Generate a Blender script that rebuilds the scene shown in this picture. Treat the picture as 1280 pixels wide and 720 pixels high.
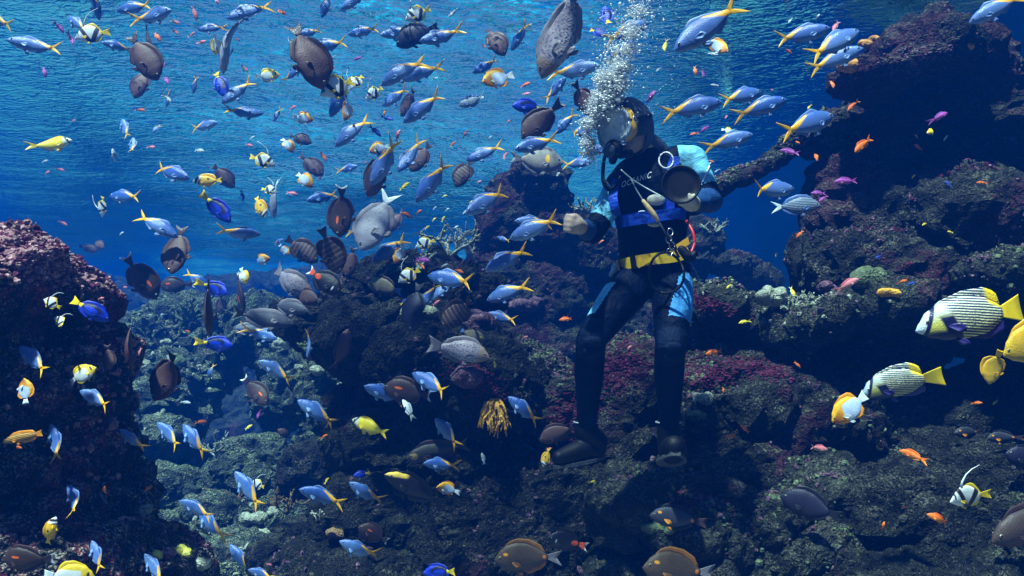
import bpy, bmesh, math, random
import numpy as np
from mathutils import Vector, Matrix

R = math.radians
S = bpy.context.scene
COL = S.collection
for _o in list(bpy.data.objects):
    bpy.data.objects.remove(_o, do_unlink=True)

# ------------------------------------------------------------------ camera
PITCH = R(4.0)
FPX = 1000.0                      # focal length in pixels of the 1280 x 720 photograph
cam_d = bpy.data.cameras.new('camera')
cam = bpy.data.objects.new('camera', cam_d); COL.objects.link(cam)
cam_d.sensor_width = 36.0
cam_d.lens = 36.0 * FPX / 1280.0
cam_d.clip_start = 0.02; cam_d.clip_end = 500
cam.location = (0, 0, 0)
cam.rotation_euler = (R(90) + PITCH, 0, 0)
S.camera = cam

# ------------------------------------------------------------------ sky, sun, exposure
SUN_EL, SUN_AZ = R(67), R(215)    # azimuth clockwise from +Y (north): behind the camera, to its left
w = bpy.data.worlds.new('World'); S.world = w; w.use_nodes = True
nt = w.node_tree; nt.nodes.clear()
sky = nt.nodes.new('ShaderNodeTexSky'); sky.sky_type = 'NISHITA'; sky.sun_disc = False
sky.sun_elevation = SUN_EL; sky.sun_rotation = SUN_AZ
bg = nt.nodes.new('ShaderNodeBackground'); bg.inputs['Strength'].default_value = 0.05
wo = nt.nodes.new('ShaderNodeOutputWorld')
nt.links.new(sky.outputs[0], bg.inputs['Color']); nt.links.new(bg.outputs[0], wo.inputs['Surface'])
sun_d = bpy.data.lights.new('sun', 'SUN'); sun_d.energy = 5.0; sun_d.angle = R(2.0); sun_d.color = (1.0, 0.96, 0.88)
sun = bpy.data.objects.new('sun', sun_d); COL.objects.link(sun)
_sd = Vector((math.sin(SUN_AZ) * math.cos(SUN_EL), math.cos(SUN_AZ) * math.cos(SUN_EL), math.sin(SUN_EL)))
sun.rotation_euler = (-_sd).to_track_quat('-Z', 'Y').to_euler(); sun.location = _sd * 20
vs = S.view_settings
S.display_settings.display_device = 'sRGB'
vs.view_transform = 'Standard'; vs.look = 'None'; vs.gamma = 1.0; vs.use_curve_mapping = False
vs.exposure = 1.25
S.render.engine = 'CYCLES'
HAZE_COL = (0.003, 0.125, 0.66, 1)
HAZE_ABS = (0.0, 0.20, 0.62, 1)
HAZE_D = 0.053
cy = S.cycles
cy.use_denoising = True
try: cy.denoiser = 'OPENIMAGEDENOISE'
except Exception: pass
cy.max_bounces = 5; cy.diffuse_bounces = 2; cy.glossy_bounces = 2; cy.transmission_bounces = 3
cy.volume_bounces = 1; cy.transparent_max_bounces = 8
cy.caustics_reflective = False; cy.caustics_refractive = False
cy.sample_clamp_indirect = 4.0

# ------------------------------------------------------------------ helpers
def P(u, v, d):
    """a pixel of the 1280x720 photograph and a distance along the view axis -> world point"""
    x = (u - 640.0) / FPX; z = -(v - 360.0) / FPX
    c, s = math.cos(PITCH), math.sin(PITCH)
    return Vector((x * d, (c - z * s) * d, (s + z * c) * d))

def link(o, parent=None):
    COL.objects.link(o)
    if parent is not None: o.parent = parent
    return o

def mesh_obj(name, verts, faces, mat=None, parent=None, smooth=True):
    me = bpy.data.meshes.new(name)
    me.from_pydata([tuple(v) for v in verts], [], faces)
    me.update()
    if smooth: me.polygons.foreach_set('use_smooth', [True] * len(me.polygons))
    if mat is not None: me.materials.append(mat)
    return link(bpy.data.objects.new(name, me), parent)

def tag(o, label=None, cat=None, group=None, kind=None):
    if label: o['label'] = label
    if cat: o['category'] = cat
    if group: o['group'] = group
    if kind: o['kind'] = kind
    return o

def empty(name, loc=(0, 0, 0)):
    o = bpy.data.objects.new(name, None); COL.objects.link(o); o.location = loc
    o.empty_display_size = 0.1
    return o

class NT:
    """small node-tree writer"""
    def __init__(s, name):
        s.m = bpy.data.materials.new(name); s.m.use_nodes = True
        s.t = s.m.node_tree; s.t.nodes.clear()
        s.out = s.n('ShaderNodeOutputMaterial')
    def n(s, typ, **kw):
        nd = s.t.nodes.new(typ)
        for k, v in kw.items():
            if k.startswith('i_'):
                key = k[2:]; key = int(key) if key.isdigit() else key.replace('_', ' ')
                s.set(nd.inputs[key], v)
            else: setattr(nd, k, v)
        return nd
    def set(s, sock, v):
        if isinstance(v, bpy.types.NodeSocket): s.t.links.new(v, sock)
        else:
            try: sock.default_value = v
            except Exception: sock.default_value = (*v, 1.0)
    def math(s, op, a, b=None, c=None, clamp=False):
        nd = s.t.nodes.new('ShaderNodeMath'); nd.operation = op; nd.use_clamp = clamp
        s.set(nd.inputs[0], a)
        if b is not None: s.set(nd.inputs[1], b)
        if c is not None: s.set(nd.inputs[2], c)
        return nd.outputs[0]
    def mix(s, fac, a, b):
        nd = s.t.nodes.new('ShaderNodeMix'); nd.data_type = 'RGBA'
        s.set(nd.inputs[0], fac); s.set(nd.inputs[6], a); s.set(nd.inputs[7], b)
        return nd.outputs[2]
    def step(s, x, e, wd=0.02):
        """0 below e, 1 above, soft over wd"""
        nd = s.t.nodes.new('ShaderNodeMapRange'); nd.clamp = True
        s.set(nd.inputs[0], x); nd.inputs[1].default_value = e - wd; nd.inputs[2].default_value = e + wd
        nd.inputs[3].default_value = 0; nd.inputs[4].default_value = 1
        return nd.outputs[0]
    def band(s, x, a, b, wd=0.015):
        return s.math('MULTIPLY', s.step(x, a, wd), s.math('SUBTRACT', 1.0, s.step(x, b, wd)))
    def coords(s, kind='Object'):
        tc = s.t.nodes.new('ShaderNodeTexCoord'); return tc.outputs[kind]
    def sep(s, vec):
        nd = s.t.nodes.new('ShaderNodeSeparateXYZ'); s.t.links.new(vec, nd.inputs[0]); return nd.outputs
    def noise(s, vec, scale, detail=4, rough=0.55, dist=0.0):
        nd = s.n('ShaderNodeTexNoise'); s.set(nd.inputs['Vector'], vec)
        nd.inputs['Scale'].default_value = scale; nd.inputs['Detail'].default_value = detail
        nd.inputs['Roughness'].default_value = rough; nd.inputs['Distortion'].default_value = dist
        return nd.outputs
    def voro(s, vec, scale, feature='F1', out='Distance', rnd=1.0):
        nd = s.n('ShaderNodeTexVoronoi'); nd.feature = feature; s.set(nd.inputs['Vector'], vec)
        nd.inputs['Scale'].default_value = scale; nd.inputs['Randomness'].default_value = rnd
        return nd.outputs[out]
    def ramp(s, fac, stops, interp='LINEAR'):
        nd = s.n('ShaderNodeValToRGB'); s.set(nd.inputs[0], fac); cr = nd.color_ramp; cr.interpolation = interp
        while len(cr.elements) < len(stops): cr.elements.new(0.5)
        for e, (p, c) in zip(cr.elements, stops): e.position = p; e.color = (*c, 1.0) if len(c) == 3 else c
        return nd.outputs[0]
    def bump(s, h, strength=0.5, dist=0.02):
        nd = s.n('ShaderNodeBump'); s.set(nd.inputs['Height'], h)
        nd.inputs['Strength'].default_value = strength; nd.inputs['Distance'].default_value = dist
        return nd.outputs[0]
    def pbr(s, color, rough=0.5, spec=0.5, normal=None, metallic=0.0, **kw):
        b = s.n('ShaderNodeBsdfPrincipled')
        s.set(b.inputs['Base Color'], color); s.set(b.inputs['Roughness'], rough)
        s.set(b.inputs['Specular IOR Level'], spec); s.set(b.inputs['Metallic'], metallic)
        if normal is not None: s.t.links.new(normal, b.inputs['Normal'])
        for k, v in kw.items(): s.set(b.inputs[k.replace('_', ' ')], v)
        s.t.links.new(b.outputs[0], s.out.inputs['Surface'])
        return b
    def rgb(s, c):
        nd = s.n('ShaderNodeRGB'); nd.outputs[0].default_value = (*c, 1.0); return nd.outputs[0]

def simple_mat(name, color, rough=0.5, spec=0.5, metallic=0.0, var=0.0, scale=20.0, bump=0.0):
    t = NT(name); c = t.rgb(color); nrm = None
    if var or bump:
        nz = t.noise(t.coords('Object'), scale, 4)[0]
        if var:
            dark = tuple(x * (1 - var) for x in color); lite = tuple(min(1, x * (1 + var)) for x in color)
            c = t.ramp(nz, [(0.3, dark), (0.7, lite)])
        if bump: nrm = t.bump(nz, bump, 0.01)
    t.pbr(c, rough, spec, nrm, metallic)
    return t.m

# ---- vectorised gradient-ish value noise (numpy) for shaping rock
def _hash(ix, iy, iz, seed):
    h = (ix.astype(np.int64) * 374761393 + iy.astype(np.int64) * 668265263 + iz.astype(np.int64) * 2147483647 + seed * 1274126177) & 0xFFFFFFFF
    h = ((h ^ (h >> 13)) * 1274126177) & 0xFFFFFFFF
    h = ((h ^ (h >> 16)) * 2246822519) & 0xFFFFFFFF
    return ((h ^ (h >> 15)) & 0xFFFF).astype(np.float64) / 32767.5 - 1.0
def vnoise(p, seed=0):
    f = np.floor(p); t = p - f; t = t * t * t * (t * (t * 6 - 15) + 10)
    i = f.astype(np.int64); r = 0.0
    for dx in (0, 1):
        wx = t[:, 0] if dx else 1 - t[:, 0]
        for dy in (0, 1):
            wy = t[:, 1] if dy else 1 - t[:, 1]
            for dz in (0, 1):
                wz = t[:, 2] if dz else 1 - t[:, 2]
                r = r + wx * wy * wz * _hash(i[:, 0] + dx, i[:, 1] + dy, i[:, 2] + dz, seed)
    return r
def fbm(p, octaves=5, gain=0.5, lac=2.03, seed=0, ridged=False):
    a = 1.0; s = 0.0; n = 0.0; q = p.copy()
    for k in range(octaves):
        v = vnoise(q, seed + k * 17)
        if ridged: v = 1 - 2 * np.abs(v)
        s = s + a * v; n += a; a *= gain; q = q * lac + 3.7
    return s / n
# ------------------------------------------------------------------ the tank and its water
SURF = 2.05           # height of the water surface above the camera
FLOOR = -2.75

def box_obj(name, lo, hi, mat, kind=None):
    x0, y0, z0 = lo; x1, y1, z1 = hi
    v = [(x0, y0, z0), (x1, y0, z0), (x1, y1, z0), (x0, y1, z0), (x0, y0, z1), (x1, y0, z1), (x1, y1, z1), (x0, y1, z1)]
    f = [(3, 2, 1, 0), (4, 5, 6, 7), (0, 1, 5, 4), (1, 2, 6, 5), (2, 3, 7, 6), (3, 0, 4, 7)]
    o = mesh_obj(name, v, f, mat, smooth=False)
    if kind: o['kind'] = kind
    return o

def tank_paint():
    t = NT('tank_paint'); p = t.coords('Object')
    n = t.noise(p, 0.8, 5)[0]
    t.pbr(t.ramp(n, [(0.3, (0.008, 0.075, 0.26)), (0.7, (0.012, 0.11, 0.34))]), 0.7, 0.2)
    return t.m
M_TANK = tank_paint()
M_CONCRETE = simple_mat('plain_concrete', (0.22, 0.21, 0.19), 0.85, 0.3, var=0.25, scale=6, bump=0.3)
XL, XR, YB, YF = -15.0, 6.6, 34.0, -1.0
box_obj('tank_wall_back', (XL, YB, FLOOR - .3), (XR, YB + .3, SURF + .5), M_TANK, 'structure')
box_obj('tank_wall_left', (XL - .3, YF - .3, FLOOR - .3), (XL, YB + .3, SURF + .5), M_TANK, 'structure')
box_obj('tank_wall_right', (XR, YF - .3, FLOOR - .3), (XR + .3, YB + .3, SURF + .5), M_TANK, 'structure')
box_obj('tank_wall_front', (XL, YF - .3, FLOOR - .3), (XR, YF, SURF + .12), M_CONCRETE, 'structure')
# unseen slab added over the right-hand edge to shade that side
box_obj('added_shade_deck', (3.6, YF - .2, SURF + .55), (XR + .3, YB + .3, SURF + .75), M_CONCRETE, 'structure')

def water_surface():
    x0, x1, y0, y1, st = XL, XR, YF, YB, 0.11
    xs = np.arange(x0, x1 + 1e-6, st); ys = np.arange(y0, y1 + 1e-6, st)
    X, Y = np.meshgrid(xs, ys); n = X.size
    p = np.stack([X.ravel(), Y.ravel(), np.zeros(n)], 1)
    z = 0.085 * fbm(p * [0.7, 1.1, 1], 2, seed=5) + 0.050 * fbm(p * [2.6, 3.6, 1] + 7, 3, 0.6, seed=9)
    calm = np.clip((-0.1 + 0.125 * p[:, 1] - p[:, 0]) / 1.5 + .5, .12, 1) * np.clip((p[:, 0] + 0.43 * p[:, 1]) / 2.0 + .5, .25, 1)
    V = np.stack([p[:, 0], p[:, 1], SURF + z * calm], 1)
    nx, ny = len(xs), len(ys)
    i = (np.arange(ny - 1)[:, None] * nx + np.arange(nx - 1)[None]).ravel()
    F = np.stack([i, i + 1, i + nx + 1, i + nx], 1)
    me = bpy.data.meshes.new('water_surface'); me.from_pydata(V.tolist(), [], F.tolist())
    me.polygons.foreach_set('use_smooth', [True] * len(me.polygons))
    o = link(bpy.data.objects.new('water_surface', me)); o['kind'] = 'structure'
    t = NT('water_surface'); c = t.coords('Object')
    mp = t.n('ShaderNodeMapping'); t.set(mp.inputs['Vector'], c); mp.inputs['Scale'].default_value = (1, 1.5, 1)
    h = t.math('ADD', t.noise(mp.outputs[0], 5.5, 3, 0.6, 0.6)[0], t.math('MULTIPLY', t.noise(mp.outputs[0], 17, 2, 0.5, 0.3)[0], 0.5))
    # ripple calms towards the sides and distance; brightness is painted down with it
    sx = t.sep(c); lim = t.math('SUBTRACT', t.math('ADD', -0.1, t.math('MULTIPLY', sx[1], 0.125)), sx[0])
    ripple_glow = t.step(t.math('ADD', lim, t.math('MULTIPLY', t.math('SUBTRACT', t.noise(c, 0.6, 3)[0], 0.5), 1.6)), 0.0, 0.9)
    lim2 = t.math('ADD', t.math('ADD', sx[0], t.math('MULTIPLY', sx[1], 0.43)), t.math('MULTIPLY', t.math('SUBTRACT', t.noise(c, 0.5, 3)[0], 0.5), 2.4))
    pool = t.math('ADD', 0.35, t.math('MULTIPLY', t.step(t.noise(c, 0.20, 3, 0.55)[0], 0.49, 0.07), 0.65))
    ripple_glow = t.math('MULTIPLY', t.math('MULTIPLY', ripple_glow, pool), t.math('ADD', 0.06, t.math('MULTIPLY', t.step(lim2, 0.0, 1.0), 0.94)))
    ripple_glow = t.math('MULTIPLY', ripple_glow, t.math('SUBTRACT', 1.0, t.math('MULTIPLY', t.step(t.math('ADD', sx[1], t.math('MULTIPLY', t.noise(c, 0.35, 3)[0], 5.0)), 10.0, 4.5), 0.80)))
    h = t.math('MULTIPLY', h, t.math('ADD', 0.06, t.math('MULTIPLY', ripple_glow, 0.94)))
    nrm = t.bump(h, 1.0, 0.20)
    gl = t.n('ShaderNodeBsdfGlossy'); gl.inputs['Roughness'].default_value = 0.03
    gl.inputs['Color'].default_value = (0.22, 0.82, 1.0, 1); t.t.links.new(nrm, gl.inputs['Normal'])
    tp = t.n('ShaderNodeBsdfTransparent'); tp.inputs['Color'].default_value = (0.74, 0.94, 1.0, 1)
    tl = t.n('ShaderNodeBsdfTranslucent'); tl.inputs['Color'].default_value = (0.03, 0.70, 1.0, 1); t.t.links.new(nrm, tl.inputs['Normal'])
    lw = t.n('ShaderNodeLayerWeight'); lw.inputs['Blend'].default_value = 0.5; t.t.links.new(nrm, lw.inputs['Normal'])
    # looking up through the surface: clear near the zenith, mirror beyond the critical angle (about 49 degrees)
    fac = t.step(lw.outputs['Facing'], 0.42, 0.16)
    pa = t.step(t.math('ADD', t.noise(mp.outputs[0], 0.55, 4, 0.6, 0.5)[0], t.math('MULTIPLY', t.noise(mp.outputs[0], 3.0, 3, 0.6)[0], 0.25)), 0.70, 0.10)  # pale patches of light put in through the translucent share
    st2 = t.step(t.noise(mp.outputs[0], 11.0, 4, 0.7, 1.2)[0], 0.53, 0.07)  # streaks that break those patches into painted glints
    m1 = t.n('ShaderNodeMixShader'); t.set(m1.inputs[0], t.math('MULTIPLY', ripple_glow, t.math('ADD', 0.045, t.math('MULTIPLY', st2, t.math('ADD', 0.04, t.math('MULTIPLY', pa, 0.34))))))
    t.t.links.new(gl.outputs[0], m1.inputs[1]); t.t.links.new(tl.outputs[0], m1.inputs[2])
    m2 = t.n('ShaderNodeMixShader'); t.t.links.new(fac, m2.inputs[0])
    t.t.links.new(tp.outputs[0], m2.inputs[1]); t.t.links.new(m1.outputs[0], m2.inputs[2])
    t.t.links.new(m2.outputs[0], t.out.inputs['Surface'])
    me.materials.append(t.m)
    return o
water_surface()

def haze():
    o = box_obj('haze', (XL - .6, YF - .6, FLOOR - 1.3), (XR + .6, YB + .6, SURF + .9), None, 'stuff')
    t = NT('water_body')
    v = t.n('ShaderNodeVolumePrincipled')
    v.inputs['Color'].default_value = HAZE_COL
    v.inputs['Absorption Color'].default_value = HAZE_ABS
    v.inputs['Density'].default_value = HAZE_D
    v.inputs['Anisotropy'].default_value = 0.55
    t.t.links.new(v.outputs[0], t.out.inputs['Volume'])
    o.data.materials.append(t.m)
haze()

# ------------------------------------------------------------------ reef rock
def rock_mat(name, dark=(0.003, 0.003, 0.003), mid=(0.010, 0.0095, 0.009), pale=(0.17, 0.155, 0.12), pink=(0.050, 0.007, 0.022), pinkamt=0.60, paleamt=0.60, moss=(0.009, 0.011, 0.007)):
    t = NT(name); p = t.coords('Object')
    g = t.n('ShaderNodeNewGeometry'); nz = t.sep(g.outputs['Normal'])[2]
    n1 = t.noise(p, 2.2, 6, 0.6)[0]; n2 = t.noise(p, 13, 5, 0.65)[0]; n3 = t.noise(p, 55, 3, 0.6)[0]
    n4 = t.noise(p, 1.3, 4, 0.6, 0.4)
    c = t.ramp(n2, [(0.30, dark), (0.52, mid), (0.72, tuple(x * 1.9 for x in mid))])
    c = t.mix(t.math('MULTIPLY', t.step(n1, 0.55, 0.08), 0.6), c, moss)
    # coralline crust: magenta patches with their own outline
    pk = t.math('MULTIPLY', t.step(t.math('ADD', n4[0], t.math('MULTIPLY', n2, 0.22)), pinkamt + 0.11, 0.03), t.step(n3, 0.46, 0.09))
    c = t.mix(t.math('MULTIPLY', pk, 0.9), c, pink)
    # pale grains of coral and worm tubes, with lit tops painted in on upward faces
    q = t.n('ShaderNodeVectorMath'); q.operation = 'MULTIPLY_ADD'; t.set(q.inputs[0], t.noise(p, 20, 3)[1]); q.inputs[1].default_value = (0.05, 0.05, 0.05); t.set(q.inputs[2], p)
    v = t.voro(q.outputs[0], 62)
    grow = t.math('ADD', t.math('MULTIPLY', nz, 0.14), t.noise(p, 5.0, 5, 0.65)[0])
    grain = t.step(t.noise(p, 90, 3, 0.7)[0], 0.50, 0.05)
    sp = t.math('MULTIPLY', t.step(grow, paleamt, 0.07), t.math('MULTIPLY', grain, t.math('SUBTRACT', 1.0, t.step(v, 0.50, 0.15))))
    hue = t.ramp(t.noise(p, 7, 3)[0], [(0.35, pale), (0.55, tuple(x * y for x, y in zip(pale, (0.75, 0.95, 0.75)))), (0.70, tuple(x * y for x, y in zip(pale, (1.15, 0.75, 0.75))))])
    c = t.mix(t.math('MULTIPLY', sp, 0.9), c, hue)
    sp2 = t.math('MULTIPLY', t.step(t.noise(p, 130, 2, 0.6)[0], 0.60, 0.03), t.step(n2, 0.47, 0.06))
    c = t.mix(t.math('MULTIPLY', sp2, 0.75), c, tuple(x * 0.55 for x in pale))
    h = t.math('ADD', t.math('ADD', n2, t.math('MULTIPLY', n3, 0.7)), t.math('MULTIPLY', t.math('SUBTRACT', 1.0, v), 0.5))
    t.pbr(c, 0.9, 0.15, t.bump(h, 0.9, 0.035))
    return t.m
M_ROCK = rock_mat('reef_rock')
M_ROCK_PINK = rock_mat('pink_reef_rock', pinkamt=0.51, paleamt=0.60)
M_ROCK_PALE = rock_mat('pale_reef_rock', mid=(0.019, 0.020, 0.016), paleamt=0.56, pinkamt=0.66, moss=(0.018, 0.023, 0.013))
M_ROCK_LIT_CROWN = rock_mat('pink_rock_lit_crown', pinkamt=0.53, paleamt=0.555, pale=(0.50, 0.38, 0.36), pink=(0.16, 0.016, 0.04))  # pale and pink raised to paint the crown as lit from above
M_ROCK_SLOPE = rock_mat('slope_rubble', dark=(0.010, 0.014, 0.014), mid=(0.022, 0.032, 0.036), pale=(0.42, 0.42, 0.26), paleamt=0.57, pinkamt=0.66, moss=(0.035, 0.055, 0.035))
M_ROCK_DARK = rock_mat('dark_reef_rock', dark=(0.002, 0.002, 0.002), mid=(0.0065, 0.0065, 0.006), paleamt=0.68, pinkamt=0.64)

def blob_mesh(balls, voxel):
    """union of tilted ellipsoids -> one closed skin"""
    bm = bmesh.new()
    for b in balls:
        c, r, tilt = b
        M = Matrix.Translation(c) @ Matrix.Rotation(tilt, 4, 'Y') @ Matrix.Diagonal((*r, 1))
        bmesh.ops.create_icosphere(bm, subdivisions=3, radius=1.0, matrix=M)
    me = bpy.data.meshes.new('tmp'); bm.to_mesh(me); bm.free()
    o = bpy.data.objects.new('tmp', me); COL.objects.link(o)
    md = o.modifiers.new('r', 'REMESH'); md.mode = 'VOXEL'; md.voxel_size = voxel
    dg = bpy.context.evaluated_depsgraph_get(); dg.update()
    ev = o.evaluated_get(dg); m2 = bpy.data.meshes.new_from_object(ev)
    bpy.data.objects.remove(o, do_unlink=True); bpy.data.meshes.remove(me)
    return m2

def displace(me, amp, freq, seed, fine=1.0, center=None):
    n = len(me.vertices); co = np.empty(n * 3); me.vertices.foreach_get('co', co); co = co.reshape(-1, 3)
    no = np.empty(n * 3); me.vertex_normals.foreach_get('vector', no); no = no.reshape(-1, 3)
    q = co * freq
    # warp sideways as well, so ledges and notches form
    wv = np.stack([fbm(q * 0.9 + 11, 3, seed=seed + 1), fbm(q * 0.9 + 23, 3, seed=seed + 2), fbm(q * 0.9 + 37, 3, seed=seed + 3)], 1)
    big = fbm(q + wv * 0.6, 4, 0.5, seed=seed)
    rid = fbm(q * np.array([1.5, 1.5, 2.6]) + wv, 4, 0.55, seed=seed + 40, ridged=True)
    kn = fbm(co * 9.0 + wv * 0.5, 3, 0.6, seed=seed + 77, ridged=True)
    md = fbm(co * 4.2 + wv, 3, 0.55, seed=seed + 61, ridged=True)
    d = amp * (0.85 * big + 0.65 * rid) + fine * 0.055 * md + fine * 0.034 * kn + fine * 0.016 * fbm(co * 24, 2, seed=seed + 99)
    co2 = co + no * d[:, None] + wv * (amp * 0.6)
    me.vertices.foreach_set('co', co2.ravel()); me.update()
    me.polygons.foreach_set('use_smooth', [False] * len(me.polygons))

def rock(name, label, cat, balls, mat, voxel=0.03, amp=0.11, freq=1.7, seed=1, fine=1.0, group=None, kind=None, parent=None):
    """balls: (u, v, distance, half-width px, half-height px, half-depth m, tilt deg)"""
    bl = []
    for u, v, d, rx, rz, ry, tl in balls:
        bl.append((P(u, v, d), (rx * d / FPX, ry, rz * d / FPX), R(tl)))
    me = blob_mesh(bl, voxel)
    displace(me, amp, freq, seed, fine)
    me.name = name; me.materials.append(mat)
    o = link(bpy.data.objects.new(name, me), parent)
    # origin at the rock's base
    n = len(me.vertices); co = np.empty(n * 3); me.vertices.foreach_get('co', co); co = co.reshape(-1, 3)
    c = np.array([co[:, 0].mean(), co[:, 1].mean(), co[:, 2].min()])
    me.vertices.foreach_set('co', (co - c).ravel()); me.update(); o.location = c
    tag(o, label, cat, group, kind)
    return o

ROCKS = []
ROCKS.append(rock('reef_rock', 'big foreground rock with pink crusted crown and dark overhung face', 'rock', [
    (5, 352, 3.0, 80, 44, .45, 12), (45, 374, 3.1, 52, 38, .4, 20), (25, 440, 3.2, 85, 90, .5, 0), (62, 490, 3.2, 70, 90, .45, -10), (-60, 500, 3.1, 120, 200, .7, 0),
    (48, 570, 3.2, 95, 90, .5, 0), (85, 650, 3.2, 75, 90, .5, 0), (30, 720, 3.1, 150, 110, .6, 0), (120, 760, 3.2, 110, 90, .5, 0)], M_ROCK_LIT_CROWN, 0.026, 0.09, 2.0, 3))
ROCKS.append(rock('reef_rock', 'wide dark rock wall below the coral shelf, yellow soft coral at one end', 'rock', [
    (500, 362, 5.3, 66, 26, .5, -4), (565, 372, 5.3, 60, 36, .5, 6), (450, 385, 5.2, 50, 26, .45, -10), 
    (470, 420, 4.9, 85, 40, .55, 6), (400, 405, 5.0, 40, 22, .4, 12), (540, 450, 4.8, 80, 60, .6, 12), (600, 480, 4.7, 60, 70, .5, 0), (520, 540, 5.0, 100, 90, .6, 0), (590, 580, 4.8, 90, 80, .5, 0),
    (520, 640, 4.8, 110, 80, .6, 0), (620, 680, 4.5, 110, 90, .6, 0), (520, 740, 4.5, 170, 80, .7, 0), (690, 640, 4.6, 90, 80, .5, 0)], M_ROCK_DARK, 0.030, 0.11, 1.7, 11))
ROCKS.append(rock('rock_pinnacle', 'tall purple grey rock pinnacle behind the diver, blue with distance', 'rock', [
    (672, 238, 7.5, 34, 30, .45, 20), (632, 285, 7.5, 34, 50, .5, 8), (680, 290, 7.6, 44, 60, .5, -10), (625, 350, 7.5, 34, 50, .5, 0), (725, 300, 7.7, 46, 30, .5, 15), (745, 330, 7.7, 44, 40, .5, 0), 
    (650, 255, 7.6, 42, 38, .35, 10), (640, 320, 7.6, 45, 60, .4, 0), (660, 390, 7.4, 70, 60, .5, 0), (720, 340, 7.9, 55, 55, .4, 20), (740, 420, 7.7, 70, 70, .5, 0), (690, 450, 7.2, 90, 50, .5, 0), (820, 360, 8.4, 60, 70, .4, 0), (830, 440, 8.1, 80, 60, .5, 0), (870, 310, 8.4, 40, 30, .3, 25), (915, 335, 8.4, 50, 16, .3, 20)], M_ROCK_PINK, 0.032, 0.10, 1.9, 23))
ROCKS.append(rock('reef_rock', 'rounded boulder with dull pink patches left of the diver\'s shin', 'rock', [
    (655, 480, 4.9, 65, 50, .4, 15), (690, 520, 4.8, 60, 60, .4, 0), (660, 580, 4.9, 80, 60, .5, 0)], M_ROCK_PINK, 0.026, 0.07, 2.4, 31))
ROCKS.append(rock('reef_rock', 'broad rock behind the diver\'s legs with a magenta crust on its shoulder', 'rock', [
    (790, 490, 4.7, 60, 50, .4, 0), (770, 560, 4.7, 70, 80, .5, 0), (860, 510, 4.8, 70, 60, .5, 0), (920, 500, 4.7, 75, 50, .5, 10), (1000, 530, 4.8, 110, 65, .6, -8), (880, 590, 4.7, 130, 80, .6, 0), (1080, 560, 4.9, 100, 70, .6, 0)], M_ROCK_PINK, 0.028, 0.09, 2.0, 41))
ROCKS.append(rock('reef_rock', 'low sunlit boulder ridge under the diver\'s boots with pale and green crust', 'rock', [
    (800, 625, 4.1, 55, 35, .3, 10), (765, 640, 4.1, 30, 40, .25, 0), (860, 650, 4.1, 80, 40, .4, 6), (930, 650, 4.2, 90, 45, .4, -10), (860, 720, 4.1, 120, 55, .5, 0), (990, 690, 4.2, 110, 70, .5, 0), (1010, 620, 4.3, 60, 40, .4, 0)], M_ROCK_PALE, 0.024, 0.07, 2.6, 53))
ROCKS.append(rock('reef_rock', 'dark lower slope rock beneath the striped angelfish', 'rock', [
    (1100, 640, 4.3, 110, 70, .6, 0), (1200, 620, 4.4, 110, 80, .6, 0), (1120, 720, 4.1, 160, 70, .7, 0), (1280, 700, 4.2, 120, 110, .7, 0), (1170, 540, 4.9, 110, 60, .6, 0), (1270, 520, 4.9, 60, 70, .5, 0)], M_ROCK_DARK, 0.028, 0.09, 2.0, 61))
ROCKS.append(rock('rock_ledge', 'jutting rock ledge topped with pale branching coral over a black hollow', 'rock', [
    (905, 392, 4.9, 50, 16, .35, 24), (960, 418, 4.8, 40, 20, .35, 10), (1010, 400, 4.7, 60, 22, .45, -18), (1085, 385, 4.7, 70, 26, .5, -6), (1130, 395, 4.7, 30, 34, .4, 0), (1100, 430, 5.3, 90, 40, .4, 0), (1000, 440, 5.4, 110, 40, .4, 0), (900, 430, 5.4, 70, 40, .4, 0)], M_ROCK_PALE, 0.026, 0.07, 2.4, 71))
ROCKS.append(rock('rock_cliff', 'tall dark cliff with purple crest rising towards the surface', 'rock', [
    (1168, 62, 4.79, 36, 30, .32, -10), (1135, 84, 4.70, 56, 13, .32, -28), (1085, 100, 4.70, 44, 5, .26, -8), (1198, 88, 4.96, 30, 40, .36, 20), (1120, 66, 4.87, 26, 10, .25, -40), (1158, 34, 4.96, 15, 8, .2, 0),
    (1140, 180, 5.29, 80, 110, .5, 0), (1210, 170, 5.21, 50, 110, .5, 0), (1100, 290, 5.04, 80, 60, .5, 0), (1190, 280, 4.79, 90, 60, .5, 0), (1230, 255, 4.62, 30, 20, .3, 0), (1130, 340, 4.87, 130, 60, .5, 0), (1260, 330, 4.70, 70, 80, .5, 0), (1280, 150, 5.04, 50, 60, .4, 0), (1060, 250, 5.21, 40, 60, .4, 0)], M_ROCK_PINK, 0.030, 0.085, 2.3, 83))
ROCKS.append(rock('rock_spur', 'slanting purple rock spur leaning from the cliff behind the diver\'s elbow', 'rock', [
    (895, 240, 5.21, 50, 6, .16, -30), (950, 212, 5.21, 50, 6, .16, -28), (1000, 175, 5.21, 40, 8, .2, -35), (1040, 170, 5.29, 40, 25, .3, 0)], M_ROCK_PINK, 0.020, 0.030, 3.4, 97, 0.5))
ROCKS.append(rock('rock_ledge', 'small jutting ledge above the big striped angelfish', 'rock', [
    (1250, 338, 4.3, 50, 12, .35, -8), (1300, 350, 4.3, 60, 30, .4, 0), (1240, 372, 4.6, 40, 24, .3, 0), (1190, 400, 4.9, 60, 30, .35, 0)], M_ROCK_PALE, 0.024, 0.05, 2.6, 101))

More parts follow.
